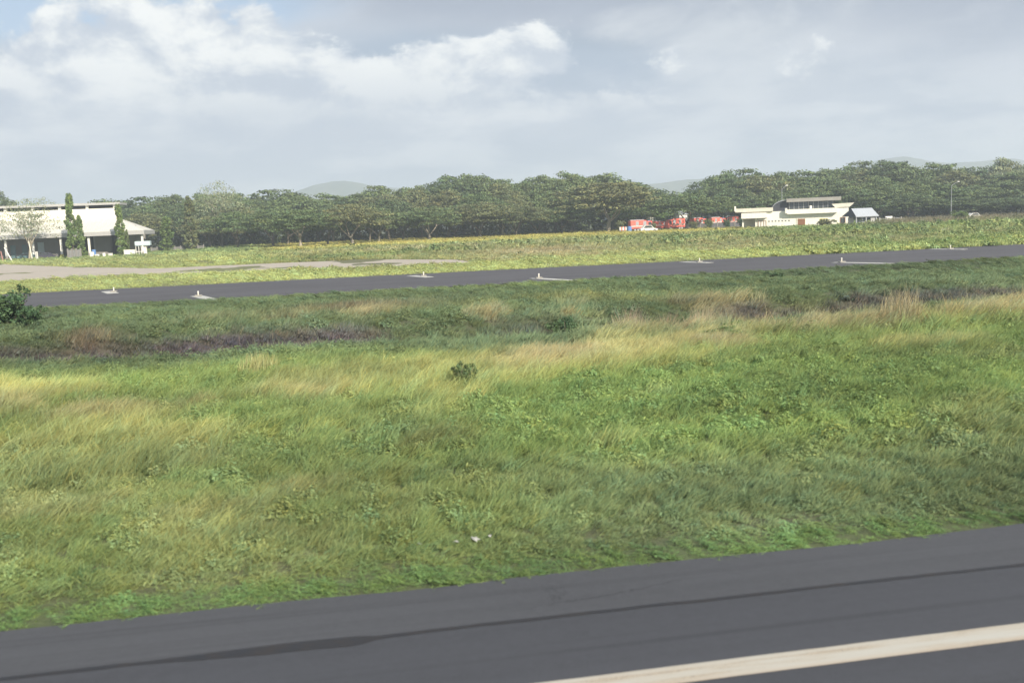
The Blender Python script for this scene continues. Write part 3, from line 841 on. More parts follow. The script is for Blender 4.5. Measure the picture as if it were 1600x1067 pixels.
place(BK[1], 725, 300, 277, 100, 'deep', 'highest flat topped dark tree left of the middle of the skyline')
place(BK[2], 898, 300, 272, 110, 'mid', 'high green tree on the skyline above the dark opening')
place(BK[3], 1390, 298, 250, 110, 'deep', 'highest umbrella crown on the right, above the grey roofed shelter')
place(SP[0], 347, 272, 281, 84, 'pale', 'pale almost bare tree rising above the wood on the left')
place(BK[0], 1568, 300, 245, 58, 'pale', 'pale green round topped tree on the skyline at far right')
place(SP[1], 45, 196, 309, 88, 'pale', 'sparse pale tree in front of the hangar with slanting trunk')
place(BK[1], 2, 300, 297, 72, 'deep', 'dark tree behind the hangar at the left edge')
place(SP[0], 75, 300, 307, 70, 'pale', 'thin pale tree behind the hangar roof')
place(BK[2], -60, 290, 300, 110, 'deep', 'dark tree behind the hangar, mostly out of view')

# shaded understorey behind the trunks
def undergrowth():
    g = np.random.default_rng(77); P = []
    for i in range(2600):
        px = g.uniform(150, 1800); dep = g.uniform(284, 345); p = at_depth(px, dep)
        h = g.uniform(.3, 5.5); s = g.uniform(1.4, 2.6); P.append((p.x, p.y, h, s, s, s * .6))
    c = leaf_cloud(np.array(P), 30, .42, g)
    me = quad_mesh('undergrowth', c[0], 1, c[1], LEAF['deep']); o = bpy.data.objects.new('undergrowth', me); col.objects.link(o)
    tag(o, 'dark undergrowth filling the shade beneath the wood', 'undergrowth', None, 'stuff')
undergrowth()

# columnar trees by the hangar
def column_tree(seed, H=10., Wd=2.0):
    g = np.random.default_rng(seed); P = []
    for i in range(170):
        u = g.random() ** .9; z = .5 + (H - .5) * u
        r = Wd / 2 * (1 - u ** 3 * .75) * (.6 + .3 * math.sin(u * 17 + seed) + .5 * g.random()); a = g.uniform(0, 6.28)
        P.append((r * .75 * math.cos(a) + .12 * math.sin(z * 1.3 + seed), r * .7 * math.sin(a), z, .30, .30, .42))
    tr = MB().tube([(0, 0, -.3), (0, 0, H * .5), (.05, 0, H * .95)], [.14, .09, .02], 6)
    return tr, leaf_cloud(np.array(P), 26, .17, g, upb=.1)
CT = [make_tree('columnar_tree', *column_tree(5 + i), BARK_D, LEAF['mid']) for i in range(2)]
for i, (px, dep, top, wd, lf, lab) in enumerate([
        (115, 196, 305, 19, 'bright', 'tallest slim columnar tree, in front of the cream hangar wall'),
        (128, 197, 338, 14, 'bright', 'short leafy columnar tree touching the tallest one'),
        (190, 200, 321, 17, 'bright', 'slim columnar tree before the right end of the hangar'),
        (200, 201, 360, 8, 'mid', 'small bent columnar tree right beside the slim one'),
        (262, 236, 340, 22, 'bright', 'bright green columnar tree right of the hangar'),
        (300, 240, 309, 20, 'olive', 'tall columnar tree against the dark wood')]):
    place(CT[i % 2], px, dep, top, wd, lf, lab, 'tree', 'columnar trees by the hangar', None, 10., 2.0)

# bushes
def bush_proto(seed, H=2., Wd=2., n=60, per=60, leaf=.075, stems=7):
    g = np.random.default_rng(seed); P = []; tr = MB()
    for k in range(stems):
        a = g.uniform(0, 6.28); r = Wd * .36
        tr.tube([(0, 0, -.1), (r * .4 * math.cos(a), r * .4 * math.sin(a), H * .4), (r * math.cos(a), r * math.sin(a), H * g.uniform(.6, .9))], [.03, .02, .008], 5)
    for i in range(n):
        d = g.normal(size=3); d /= np.linalg.norm(d); rr = (.35 + .6 * g.random()) * (1 + .35 * math.sin(3 * math.atan2(d[1], d[0]) + seed) + .25 * math.sin(4 * d[2] + seed))
        z = H * (.45 + .45 * d[2] * rr); P.append((d[0] * Wd / 2 * rr * .85, d[1] * Wd / 2 * rr * .85, z, .20 * Wd / 2, .20 * Wd / 2, .20 * H / 2))
    return tr, leaf_cloud(np.array(P), per, leaf, g, upb=.5)
BU = [make_tree('bush', *bush_proto(11 + i, 2., 2., 70, 70, .06), BARK_D, LEAF['bush']) for i in range(2)]
bushes = [
    (1084, 248, 344, 18, 'olive', 'low leafy shrub right of the umbrella tree trunk'),
    (1107, 246, 341, 17, 'mid', 'green shrub breaking up the row of red trucks beyond the wall'),
    (1136, 246, 341, 15, 'bush', 'dark shrub before the last red truck by the cream building'),
    (1161, 240, 338, 20, 'bush', 'dark shrub at the left corner of the cream building porch'),
    (1021, 247, 346, 10, 'mid', 'small shrub between the first two red trucks'),
    (969, 250, 343, 16, 'olive', 'brownish shrub beside the trunk of the tall splayed tree'),
    (6, 43, 446, 78, 'bush', 'big dark green bush at the left edge beside the taxiway end'),
    (38, 42, 474, 44, 'bush', 'lower dark bush right against the big one at left edge'),
    (714, 23.2, 562, 46, 'mid', 'dark green leafy shrub alone in golden grass near the middle'),
    (1132, 30, 522, 70, 'bright', 'soft green bush in the tan grass right of the middle'),
    (1148, 33, 503, 36, 'bright', 'small green shrub behind the soft green bush'),
    (1281, 150, 369, 17, 'bush', 'left of the pair of dark round bushes beyond the taxiway'),
    (1305, 150, 368, 15, 'bush', 'right of the pair of dark round bushes beyond the taxiway'),
    (1010, 190, 370, 34, 'bright', 'low green bush below the red trucks'),
    (1500, 205, 328, 30, 'bright', 'green bush at the foot of the right lamp pole'),
    (1290, 205, 342, 30, 'olive', 'low olive bush before the cream building windows'),
    (550, 206, 380, 14, 'bush', 'small bush on the yellow grass edge'),
    (505, 210, 383, 30, 'bush', 'low wide bush under the front row trees'),
    (1440, 160, 372, 26, 'bright', 'rounded bush in the right far field'),
    (1190, 225, 322, 30, 'bright', 'bright green tree top behind the cream building roof'),
    (500, 41, 488, 40, 'bush', 'dark low shrub left of centre near the ditch'),
    (880, 36.5, 492, 60, 'bush', 'dark shrub patch in the ditch near the centre'),
    (1210, 56, 426, 40, 'bush', 'dark green shrub at the near edge of the taxiway, right side'),
]
for i, (px, dep, top, wd, lf, lab) in enumerate(bushes):
    p = at_depth(px, dep); z = float(relief(np.array([p.x]), np.array([p.y]))[0]) - .03
    place(BU[i % 2], px, dep, top, wd, lf, lab, 'bush', None, None, 2., 2., None, z)

# tall tan grass clumps
def clump(px, dep, top, wd, label, c=(.38, .33, .20)):
    p = at_depth(px, dep); z = float(relief(np.array([p.x]), np.array([p.y]))[0])
    d = pix_dir(px, top); h = CAM_H + d.z / d.y * dep - z; r = wd / F_PX * dep / 2
    me = tuft('grass_clump', 420, r, max(h, .5), .022, .5, int(px), .35)
    m = plant_mat('dry_grass_%d' % px, False, (c, tuple(q * 1.1 for q in c)), .3); me.materials[0] = m
    o = bpy.data.objects.new('grass_clump', me); col.objects.link(o); o.location = (p.x, p.y, z)
    tag(o, label, 'grass clump')
clump(1408, 33, 447, 66, 'tall tan grass clump standing above the field on the right')
clump(980, 36, 478, 60, 'pinkish dry grass clump in the dark hollow near centre', (.36, .29, .22))
clump(1090, 36, 480, 44, 'small pinkish dry grass clump right of the larger one', (.37, .30, .21))
clump(390, 27, 549, 62, 'loose yellowish grass clump on the left of the golden grass', (.40, .39, .18))
clump(1040, 37, 487, 34, 'narrow brown dry grass clump between the pinkish ones', (.30, .24, .16))

# ------------------------------------------------------------------ buildings
CREAM = paint('cream_render', (.84, .82, .74), .8, 0, .22, .35, .25)
CREAM_D = paint('cream_trim', (.70, .67, .58), .8, 0, .3, .5, .3)
WHITE = paint('white_paint', (.78, .77, .73), .6, 0, .2, 1.0, .1)
GREYM = rib_paint('grey_sheet', (.42, .45, .50), .35, .45)
ROOFC = rib_paint('cream_sheet', (.62, .60, .54), .5, .5)
GUTTER = paint('grey_fascia', (.40, .40, .40), .6, 0, .2)
DARKW = paint('dark_interior', (.035, .042, .06), .8, 0, .3)  # near black; also stands in for shade in the roof gap and gable
PANEL = paint('grey_panel', (.24, .23, .22), .8, 0, .3, .5, .3)
CONC = paint('concrete', (.34, .33, .31), .9, 0, .4, .8, .3)
STEEL = paint('steel', (.35, .37, .40), .5, .4, .2)
BROWN = paint('brown_wood', (.26, .12, .06), .6, 0, .3)
RED = paint('red_paint', (.78, .16, .125), .4, 0, .25, .8)
YELL = paint('yellow_paint', (.62, .55, .16), .6, 0, .3)
BLUE = paint('blue_paint', (.12, .25, .55), .5, 0, .2)
RUB = paint('rubber', (.02, .02, .022), .8)
TEAL = paint('teal_paint', (.13, .22, .24), .35, 0, .1)
PURP = paint('dark_car_paint', (.06, .055, .085), .3, 0, .1)
SKYB = paint('pale_blue_sheet', (.50, .60, .64), .5, 0, .15)
def glass_mat():
    m, nt, b = new_mat('window_glass'); b.inputs['Base Color'].default_value = (.05, .06, .07, 1)
    b.inputs['Roughness'].default_value = .12; b.inputs['Specular IOR Level'].default_value = .7
    g = nt.nodes.new('ShaderNodeNewGeometry'); n = noise(g.outputs['Position'], .7, 3, .5)
    bp = nt.nodes.new('ShaderNodeBump'); bp.inputs['Strength'].default_value = .15; nt.links.new(n.v, bp.inputs['Height']); nt.links.new(bp.outputs[0], b.inputs['Normal'])
    return m
GLASS = glass_mat()
def frame_at(name, px, depth, label, cat, rz=RWY_ANG):
    """thing whose local x runs along the runway, y away from it; returns (empty, x from a picture column, z from a picture row)"""
    p = at_depth(px, depth); e = empty(name, p, rz, label, cat)
    ca, sa = math.cos(rz), math.sin(rz)
    def lx(q, ly=0.0):
        d = pix_dir(q, HOR_C); # solve for local x where the line of sight in plan crosses local y = ly
        dx, dy = d.x, d.y
        # point = k*(dx,dy) = p + x*(ca,sa) + ly*(-sa,ca)
        bx, by = p.x - ly * sa, p.y + ly * ca
        det = dx * (-sa) + dy * ca
        k = (bx * (-sa) + by * ca) / det
        return (k * dx - bx) * ca + (k * dy - by) * sa
    def lz(q, row, ly=0.0):
        x = lx(q, ly); wy = p.y + x * sa + ly * ca
        d = pix_dir(q, row); return CAM_H + d.z / d.y * wy
    return e, lx, lz

# --- hangar
def build_hangar():
    e, lx, lz = frame_at('hangar', 182, 207, 'long cream hangar with a raised upper wall and dark open bays', 'hangar')
    x1 = lx(228); x0 = -62.0; xr = lx(223, -1)
    ze = 5.3                                       # eave
    yb = 7.0                                       # depth of the lean-to roof
    xu = lx(184, yb); zl = lz(184, 341, yb); zw = lz(184, 325, yb); zr = lz(184, 320, yb)
    # lean-to roof: front slope and right hip
    v = [(x0, -1.2, ze), (xr, -1.2, ze), (xu, yb, zl), (x0, yb, zl), (xr, 11, ze), (xu, 9, zl)]
    v2 = [(a, b, c - .12) for a, b, c in v]
    MB().add(v + v2, [(0, 1, 2, 3), (1, 4, 5, 2), (6, 9, 8, 7), (7, 8, 11, 10)]).build('roof', ROOFC, e)
    MB().box(x0, xr, -1.32, -1.18, ze - .85, ze + .02).box(xr - .02, xr + .12, -1.30, 11, ze - .85, ze + .02).build('gutter', GUTTER, e)
    # ribs of the roof: standing seams
    x = x0 + .6
    while x < xr - .4:
        if x < xu: top = (x, yb, zl)
        else:
            k = (xr - x) / (xr - xu); top = (x, -1.2 + (yb + 1.2) * k, ze + (zl - ze) * k)
        MB().tube([(x, -1.2, ze + .02), (top[0], top[1], top[2] + .02)], .035, 4).build('roof_seam', ROOFC, e); x += 1.2
    # upper wall with piers and a shaded gap under the upper roof
    MB().box(x0, xu, yb + .003, yb + .25, zl - .4, zw).build('upper_wall', CREAM, e)
    MB().box(xu - .25, xu, yb + .26, yb + 3, zl - .4, zw).build('upper_wall', CREAM, e)
    MB().box(x0, xu - .3, yb + 1.6, yb + 1.8, zw - .5, zr + .2).build('clerestory', DARKW, e)  # dark board painted in for the open shade under the upper roof
    for q in (10, 53, 95, 138, 181):
        xx = lx(q, yb); p_ = MB().box(xx - .28, xx + .28, yb - .15, yb + .35, zw + .002, zr + .05).build('pier', WHITE, e)
    MB().box(x0, xu + .9, yb - .9, yb + 6.5, zr + .05, zr + .42).build('upper_roof', GUTTER, e)
    MB().box(x0 + .02, xu + .95, yb - .95, yb + 6.55, zr + .425, zr + .5).build('roof_sheet', ROOFC, e)
    # back wall of the open bays, alternately grey panels and dark rooms
    bays = [(-62, lx(-40), 'p'), (lx(-40), lx(5), 'p'), (lx(5), lx(40), 'p'), (lx(40), lx(80), 'p'), (lx(80), lx(136), 'o'), (lx(138), lx(164), 'p'), (lx(166), lx(184), 'o'), (lx(184), lx(206), 'p')]
    for a, b, k in bays:
        if k == 'p': MB().box(a, b - .02, 4.0, 4.2, 0, ze + 1.2).build('wall_panel', PANEL, e)
        else:
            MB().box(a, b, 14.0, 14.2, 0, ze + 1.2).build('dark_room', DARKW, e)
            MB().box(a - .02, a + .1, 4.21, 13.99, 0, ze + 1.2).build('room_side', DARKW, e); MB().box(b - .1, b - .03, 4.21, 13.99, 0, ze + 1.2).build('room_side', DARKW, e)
    MB().box(lx(206) - .2, lx(206), 4.22, 10.6, 0, ze - .3).build('end_wall', PANEL, e)
    MB().box(x0, lx(206) - .22, 14.3, 14.5, 0, ze).build('rear_wall', PANEL, e)
    MB().box(lx(136) - .02, lx(138), 3.9, 4.3, 0, ze + 1.2).build('pilaster', CONC, e)
    for q in (5, 48, 92, 136, 183, 220):
        xx = lx(q, -.4)
        c = MB().box(xx - .22, xx + .22, -.62, -.18, 0, ze - .2, .03).build('column', WHITE if q != 92 else WHITE, e)
        MB().box(xx - .26, xx + .26, -.66, -.14, 0.001, .9).build('base', YELL if q == 92 else CONC, c)
    MB().box(lx(30, 3.9), lx(38, 3.9), 3.9, 3.98, .2, 3.2).build('door', TEAL, e)
    MB().box(lx(55, 3.9), lx(65, 3.9), 3.9, 3.98, .2, 3.6).build('door', SKYB, e)
    MB().box(lx(12, 3.9), lx(20, 3.9), 3.9, 3.98, .2, 3.2).build('door', TEAL, e)
build_hangar()

def window(x0, x1, z0, z1, y, parent, frame_m, nx=2, pane_m=None, d=.12):
    """window with a frame proud of the wall and recessed panes"""
    t = .10; f = MB()
    f.box(x0, x1, y - d, y - .003, z0, z0 + t).box(x0, x1, y - d, y - .003, z1 - t, z1)
    f.box(x0, x0 + t, y - d, y - .003, z0 + t + .001, z1 - t - .001).box(x1 - t, x1, y - d, y - .003, z0 + t + .001, z1 - t - .001)
    for i in range(1, nx):
        c = x0 + (x1 - x0) * i / nx; f.box(c - .04, c + .04, y - d + .02, y - .003, z0 + t + .001, z1 - t - .001)
    w = f.build('window', frame_m, parent)
    iw = (x1 - x0) / nx
    for i in range(nx):
        MB().box(x0 + iw * i + .11, x0 + iw * (i + 1) - .05, y - .04, y - .004, z0 + t + .002, z1 - t - .002).build('pane', pane_m or GLASS, w)
    return w

# --- cream building
def build_station():
    e, lx, lz = frame_at('fire_station', 1180, 222, 'cream flat roofed building with a dark glazed upper floor', 'building', -R(15))
    X_ = lambda q: lx(q); Z_ = lambda q, r: lz(q, r)
    zt = Z_(1200, 331)                              # main parapet
    x0, x1 = X_(1180), X_(1326)
    MB().box(X_(1198), x1, 0, 14, -.3, zt).build('wall', CREAM, e)
    MB().box(X_(1183), X_(1198) - .005, -.0, 12, -.3, Z_(1190, 342)).build('wall', CREAM, e)
    # recessed porch at the left end
    MB().box(X_(1161), X_(1183) - .005, 3.5, 12, -.3, Z_(1170, 341)).build('porch_wall', CREAM_D, e)
    for q in (1160.8, 1181.3): MB().box(X_(q) - .18, X_(q) + .18, .02, .38, -.3, Z_(1170, 342) - .003).build('porch_column', CREAM, e)
    MB().box(X_(1158.5), X_(1198) - .01, -1.0, 12.2, Z_(1178, 341.3), Z_(1178, 333)).build('lower_fascia', CREAM, e)
    MB().box(X_(1149), X_(1208), -.6, 13, Z_(1178, 331.2) + .0, Z_(1178, 325.5)).build('upper_slab', CREAM_D, e)
    MB().box(X_(1158.8), X_(1207), -.1, 12.0, Z_(1178, 333) + .003, Z_(1178, 331.2) - .003).build('shadow_gap', CREAM_D, e)
    MB().box(X_(1147.6), X_(1150), -.9, 1.2, Z_(1150, 331), Z_(1150, 322.5), .05).build('slab_end', CREAM, e)
    # long projecting canopy over the front
    MB().box(X_(1230), X_(1308), -1.1, -.003, Z_(1260, 334), Z_(1260, 326.5)).build('canopy', CREAM, e)
    MB().box(X_(1226.5), X_(1230) - .005, -1.2, -.003, Z_(1228, 334), Z_(1228, 325.5), .05).build('canopy_end', WHITE, e)
    # glazed upper floor
    zf = Z_(1260, 326); zc = Z_(1260, 315)
    MB().box(X_(1233), X_(1302), .9, 10, zt - .2, zc).build('upper_floor', DARKW, e)
    n = 9; a, b = X_(1233) + .05, X_(1302) - .05
    for i in range(n):
        u0, u1 = a + (b - a) * i / n, a + (b - a) * (i + 1) / n
        MB().box(u0 + .06, u1 - .06, .80, .897, zt + .05, zc - .05).build('pane', GLASS, e)
    for i in range(n + 1):
        u = a + (b - a) * i / n; MB().box(u - .05, u + .05, .76, .898, zt + .05, zc - .03).build('mullion', GUTTER, e)
    MB().box(X_(1267) - .25, X_(1267) + .25, .2, .7, zt, zt + 1.0).build('roof_vent', WHITE, e)
    MB().box(X_(1229), X_(1314), -.4, 11, zc, Z_(1260, 309.5)).build('upper_roof', CONC, e)
    # dark quarter vault left of the upper floor
    pts = []; xa, xb = X_(1207), X_(1232); za, zb = Z_(1210, 327), Z_(1225, 313.5)
    for i in range(13):
        k = i / 12; pts.append((xa + (xb - xa) * (1 - math.cos(k * math.pi / 2)) * 1.0, za + (zb - za) * math.sin(k * math.pi / 2)))
    pts += [(xb, zt - .1), (xa, zt - .1)]
    MB().prism(pts[::-1], .95, 9.5).build('vault', DARKW, e)
    arc = [(p[0], p[1] + .02) for p in pts[:13]]; MB().prism((arc + [(p[0] + .0, p[1] + .22) for p in arc[::-1]]), .6, 9.6).build('vault_roof', STEEL, e)
    # flared parapet at right
    q0, q1 = X_(1301), X_(1334)
    MB().prism([(q0 + .5, Z_(1310, 324)), (q1 - .9, Z_(1310, 324)), (q1 + .1, Z_(1320, 318) + .1), (q0 - .2, Z_(1310, 318.5))], -.2, 6).build('flared_parapet', CREAM_D, e)
    MB().box(X_(1308) + .02, x1 - .02, .02, 6, zt + .001, Z_(1310, 324) - .003).build('parapet_base', CREAM, e)
    # openings
    window(X_(1184.5), X_(1197.3), Z_(1190, 355), Z_(1190, 345), 0, e, BROWN, 3, WHITE)
    for i in range(7):
        u = X_(1201.5 + i * 5.2); MB().box(u - .16, u + .16, -.04, -.003, Z_(1215, 346.4), Z_(1215, 344.6)).build('wall_vent', DARKW, e)
    dz0, dz1 = Z_(1250, 353), Z_(1250, 342)
    d = MB().box(X_(1246.5), X_(1258), -.08, -.004, dz0, dz1).build('shutter', BROWN, e)
    for i in range(6):
        u = X_(1247) + (X_(1257.5) - X_(1247)) * (i + .5) / 6; MB().box(u - .09, u + .09, -.12, -.083, dz0 + .1, dz1 - .1).build('slat', BROWN, d)
    MB().box(X_(1245), X_(1246.5) - .01, -.1, -.004, dz0, dz1 + .1).build('door_jamb', CREAM_D, e)
    window(X_(1281), X_(1293.5), Z_(1288, 350.5), Z_(1288, 341.5), 0, e, YELL, 3)
    window(X_(1313), X_(1321), Z_(1317, 349), Z_(1317, 339.5), 0, e, BROWN, 2)
    MB().box(X_(1184), X_(1326), -1.6, -.01, -.3, .12).build('plinth', CONC, e)
build_station()

# --- grey roofed shelter
def build_shelter():
    e, lx, lz = frame_at('shelter', 1345, 208, 'small open shelter with a grey hipped sheet roof', 'shelter')
    a, b = lx(1322), lx(1371); r0_, r1_ = lx(1330, 2.5), lx(1362, 2.5)
    ze, zr = lz(1350, 338), lz(1345, 325.5, 2.5)
    front_l = lx(1338)
    v = [(a + 2.0, -.6, ze), (b, -.6, ze), (r1_, 2.5, zr), (r0_, 2.5, zr), (a + 2.0, 5.6, ze), (b, 5.6, ze)]
    MB().add(v, [(0, 1, 2, 3), (1, 5, 2), (5, 4, 3, 2)]).build('roof', GREYM, e)
    MB().add([(a + 2.0, -.5, ze), (r0_, 2.5, zr - .05), (a + 2.0, 5.5, ze)], [(0, 1, 2)]).build('gable', DARKW, e)  # left roof end, its shade put in as near black colour
    MB().box(a + 1.9, b, -.62, -.52, ze - .14, ze - .002).build('gutter', STEEL, e)
    for q in (a + 2.2, lx(1352), b - .5):
        for y in (-.3, 5.3): MB().box(q - .1, q + .1, y - .1, y + .1, 0, ze - .15).build('post', STEEL, e)
    MB().box(a + 2.3, lx(1346), 3.2, 3.4, 0, ze - .2).build('rear_wall', CREAM, e)
    MB().box(lx(1360), b - .6, -.15, -.05, .0, 1.9).build('side_screen', GUTTER, e)
    MB().box(a + 1.9, b - .2, -.7, 5.6, -.2, .35).build('floor_slab', CONC, e)
    MB().box(lx(1346), lx(1356), 1.0, 1.9, .351, 1.2).build('counter', STEEL, e)
build_shelter()

# --- vehicles
def wheel(e, x, y, r, w=.3):
    wl = MB().tube([(x, y - w / 2, r), (x, y + w / 2, r)], r, 16).build('wheel', RUB, e)
    MB().tube([(x, y - w / 2 - .02, r), (x, y + w / 2 + .02, r)], r * .55, 12).build('rim', STEEL, wl)
def truck(px, depth, label, L=6.6, H=3.0, rz=RWY_ANG, flip=1):
    e = empty('fire_truck', at_depth(px, depth), rz, label, 'fire truck', 'red fire trucks by the station')
    h = L / 2; s = flip
    sx_ = lambda a, b: (min(a * s, b * s), max(a * s, b * s))
    a, b = sx_(-h, h * .42); MB().box(a, b, -1.2, 1.2, .75, H, .06).build('body', RED, e)
    cab = [(h * .45, .6), (h, .6), (h, 1.55), (h * .9, H * .92), (h * .45, H * .92)]
    c = MB().prism([(q * s, z) for q, z in (cab[::-1] if s > 0 else cab)], -1.15, 1.15).build('cab', RED, e)
    a, b = sx_(h * .58, h * .86); MB().box(a, b, -1.18, -1.152, 1.6, H * .84).build('side_window', GLASS, c)
    a, b = sx_(-h * .97, h * .40); MB().box(a, b, -1.23, -1.203, 1.35, 1.55).build('stripe', WHITE, e)
    for i in range(4):
        u = (-h * .9 + i * h * .34); a, b = sx_(u, u + h * .28); MB().box(a, b, -1.235, -1.203, 1.65, H - .25).build('locker_shutter', STEEL if i % 2 else RED, e)
    a, b = sx_(-h * .95, h * .3); MB().box(a, b, -.35, .35, H + .02, H + .22).build('ladder', STEEL, e)
    a, b = sx_(h * .6, h * .8); MB().box(a, b, -.7, .7, H * .92 + .003, H * .92 + .18, .03).build('light_bar', BLUE, e)
    a, b = sx_(-h, h); MB().box(a, b, -1.0, 1.0, .45, .72).build('chassis', RUB, e)
    for q in (-h * .62, -h * .35, h * .68): wheel(e, q * s, -1.05, .5); wheel(e, q * s, 1.05, .5)
truck(1001, 251, 'red fire truck nearest the tall splayed tree', 6.0, 2.9)
truck(1031, 253, 'small red fire truck partly behind a tree in the middle of the row', 4.2, 2.4, RWY_ANG + .3)
truck(1055, 252, 'bright red boxy fire truck with white stripe', 4.6, 3.0, RWY_ANG, -1)
truck(1091, 270, 'red fire truck hidden by the umbrella tree beyond the grey wall', 4.2, 2.8, RWY_ANG + .2)
truck(1121, 272, 'red fire truck beyond the grey wall with light posts', 4.2, 2.7)
truck(1143, 276, 'dull red fire truck beside the cream building', 3.8, 2.8, RWY_ANG, -1)
def car(px, depth, mat, label, L=4.2, Hh=1.5, rz=RWY_ANG, group='cars parked in the distance'):
    e = empty('parked_car', at_depth(px, depth), rz, label, 'car', group); h = L / 2
    pts = [(-h, .35), (h, .35), (h * 1.0, .75), (h * .55, .92), (h * .25, Hh * .97), (-h * .45, Hh), (-h * .8, .98), (-h, .9)]
    MB().prism(pts[::-1], -.8, .8).build('body', mat, e)
    g = [(h * .45, .96), (h * .22, Hh * .92), (-h * .42, Hh * .94), (-h * .70, 1.0)]
    MB().prism(g[::-1], -.815, .815).build('window', GLASS, e)
    for q in (-h * .62, h * .62): wheel(e, q, -.72, .32, .2); wheel(e, q, .72, .32, .2)
    for y in (-.55, .55): MB().box(h - .02, h + .03, y - .15, y + .15, .62, .76).build('headlight', WHITE, e)
car(45, 203, TEAL, 'teal parked car in front of the hangar, left one')
car(72, 203, PURP, 'dark purple parked car beside a hangar column')
car(1013, 243, WHITE, 'white pickup sized car in front of the red trucks', 4.4, 1.7)
car(1522, 236, WHITE, 'white car half hidden in the brown bushes at right', 3.8, 1.5)
car(1388, 240, WHITE, 'white car beyond the fence right of the shelter', 3.0, 1.5, RWY_ANG + 1.2)
car(-20, 203, PURP, 'dark car at the left edge by the hangar')

# --- lamps, fences and yard clutter
def lamp(px, depth, top, label, armx):
    p = at_depth(px, depth); d = pix_dir(px, top); H = CAM_H + d.z / d.y * depth
    e = empty('lamp_post', p, RWY_ANG, label, 'lamp post', 'lamp posts by the wood')
    MB().tube([(0, 0, 0), (0, 0, H * .5), (0, 0, H)], [.11, .08, .06], 8).build('pole', STEEL, e)
    MB().tube([(0, 0, H - .05), (armx * .5, 0, H + .5), (armx, 0, H + .8)], [.05, .04, .04], 6).build('arm', STEEL, e)
    MB().box(armx - .3, armx + .3, -.18, .18, H + .78, H + .98, .05).build('lamp_head', WHITE, e)
    MB().box(-.2, .2, -.2, .2, -.05, .12).build('base', CONC, e)
lamp(1222, 231, 296, 'thin lamp post rising behind the cream building', 1.2)
lamp(1486, 240, 290, 'thick pale lamp post against the trees on the right', 1.8)
def fence(px0, d0, px1, d1, h, n, label, pm, rm, solid=True):
    a = at_depth(px0, d0); b = at_depth(px1, d1); L = (b - a).length
    e = empty('fence', a, math.atan2(b.y - a.y, b.x - a.x), label, 'fence')
    for i in range(n + 1):
        x = L * i / n; MB().box(x - .12, x + .12, -.12, .12, 0, h + .25).build('post', pm, e)
    for i in range(n):
        x0, x1 = L * i / n + .121, L * (i + 1) / n - .121
        if solid: MB().box(x0, x1, -.04, .04, .05, h).build('panel', rm, e)
        else:
            for z in (h * .35, h * .65, h): MB().box(x0, x1, -.03, .03, z - .04, z + .04).build('rail', rm, e)
    return e
fence(1068, 256, 1162, 248, 1.5, 7, 'grey wall of panels between light posts before the red trucks', CONC, paint('wall_grey', (.20, .20, .22), .85, 0, .3), True)
fence(1374, 214, 1408, 216, 1.3, 3, 'low rail fence with pale posts right of the shelter', CONC, STEEL, False)
fence(236, 236, 318, 244, 1.1, 9, 'grey panel fence at the left foot of the wood', PANEL, rib_paint('fence_board', (.15, .15, .145)), True)
fence(106, 192, 126, 192, 1.9, 3, 'weathered grey sheet fence before the hangar bays', PANEL, rib_paint('fence_sheet', (.22, .22, .22)), True)
fence(56.5, 191, 57.8, 191, 1.6, 1, 'short pale gate post pair before the hangar', WHITE, PANEL, False)
def leaning(px, dep, h, tilt, label, m=WHITE):
    e = empty('post', at_depth(px, dep), RWY_ANG, label, 'post')
    MB().tube([(0, 0, -.1), (math.tan(tilt) * h, 0, h)], [.13, .11], 8).build('shaft', m, e)
    MB().box(-.25, .25, -.25, .25, -.05, .10).build('footing', CONC, e)
leaning(19, 190, 2.9, -.42, 'leaning pale post at the left before the hangar')
leaning(4, 190, 2.2, -.12, 'short reddish post at the left edge', paint('faded_red', (.40, .20, .18)))
leaning(50, 190, 4.0, -.10, 'thin tall yellowish post before the hangar', CREAM_D)
def stand():
    e, lx, lz = frame_at('canopy_stand', 220, 197, 'pale blue flat canopy on thin legs right of the hangar', 'canopy')
    a, b = lx(208.5), lx(232.5); z0, z1 = lz(220, 384), lz(220, 377)
    MB().box(a, b, -.8, .8, z0, z1, .05).build('roof', SKYB, e)
    for q in (209.5, 214, 218): MB().box(lx(q) - .05, lx(q) + .05, -.6, -.5, 0, z0 - .003).build('leg', WHITE, e)
    MB().box(lx(221), lx(225.5), -.3, .3, 0, z0 - .003).build('pillar', CREAM, e)
    MB().box(lx(210), lx(220.5), -.55, -.45, .9, 1.0).build('rail', WHITE, e)
stand()
def drum(px, dep, mat, label, r=.38, h=.95):
    e = empty('drum', at_depth(px, dep), 0, label, 'drum', 'drums before the hangar')
    MB().lathe([(r * .97, 0), (r, .04), (r, h * .32), (r * 1.05, h * .34), (r, h * .36), (r, h * .64), (r * 1.05, h * .66), (r, h * .68), (r, h - .03), (r * .97, h)], 16).build('shell', mat, e)
    MB().lathe([(r * .9, h + .001), (r * .9, h + .02)], 16).build('lid', STEEL, e)
drum(143, 193, WHITE, 'white drum, tallest of those before the grey hangar panel', .42, 1.3)
drum(146.5, 196, BLUE, 'blue drum behind the tallest white drum', .4, 1.7)
drum(151, 192, WHITE, 'white drum second from left before the hangar', .45, .8)
drum(162, 193, WHITE, 'narrow white drum in the middle of the row', .3, 1.0)
drum(172, 193, CREAM_D, 'cream drum beside the right hangar column', .45, .9)
drum(983.5, 249, BLUE, 'blue drum between the striped barrier and the red truck', .6, 1.5)
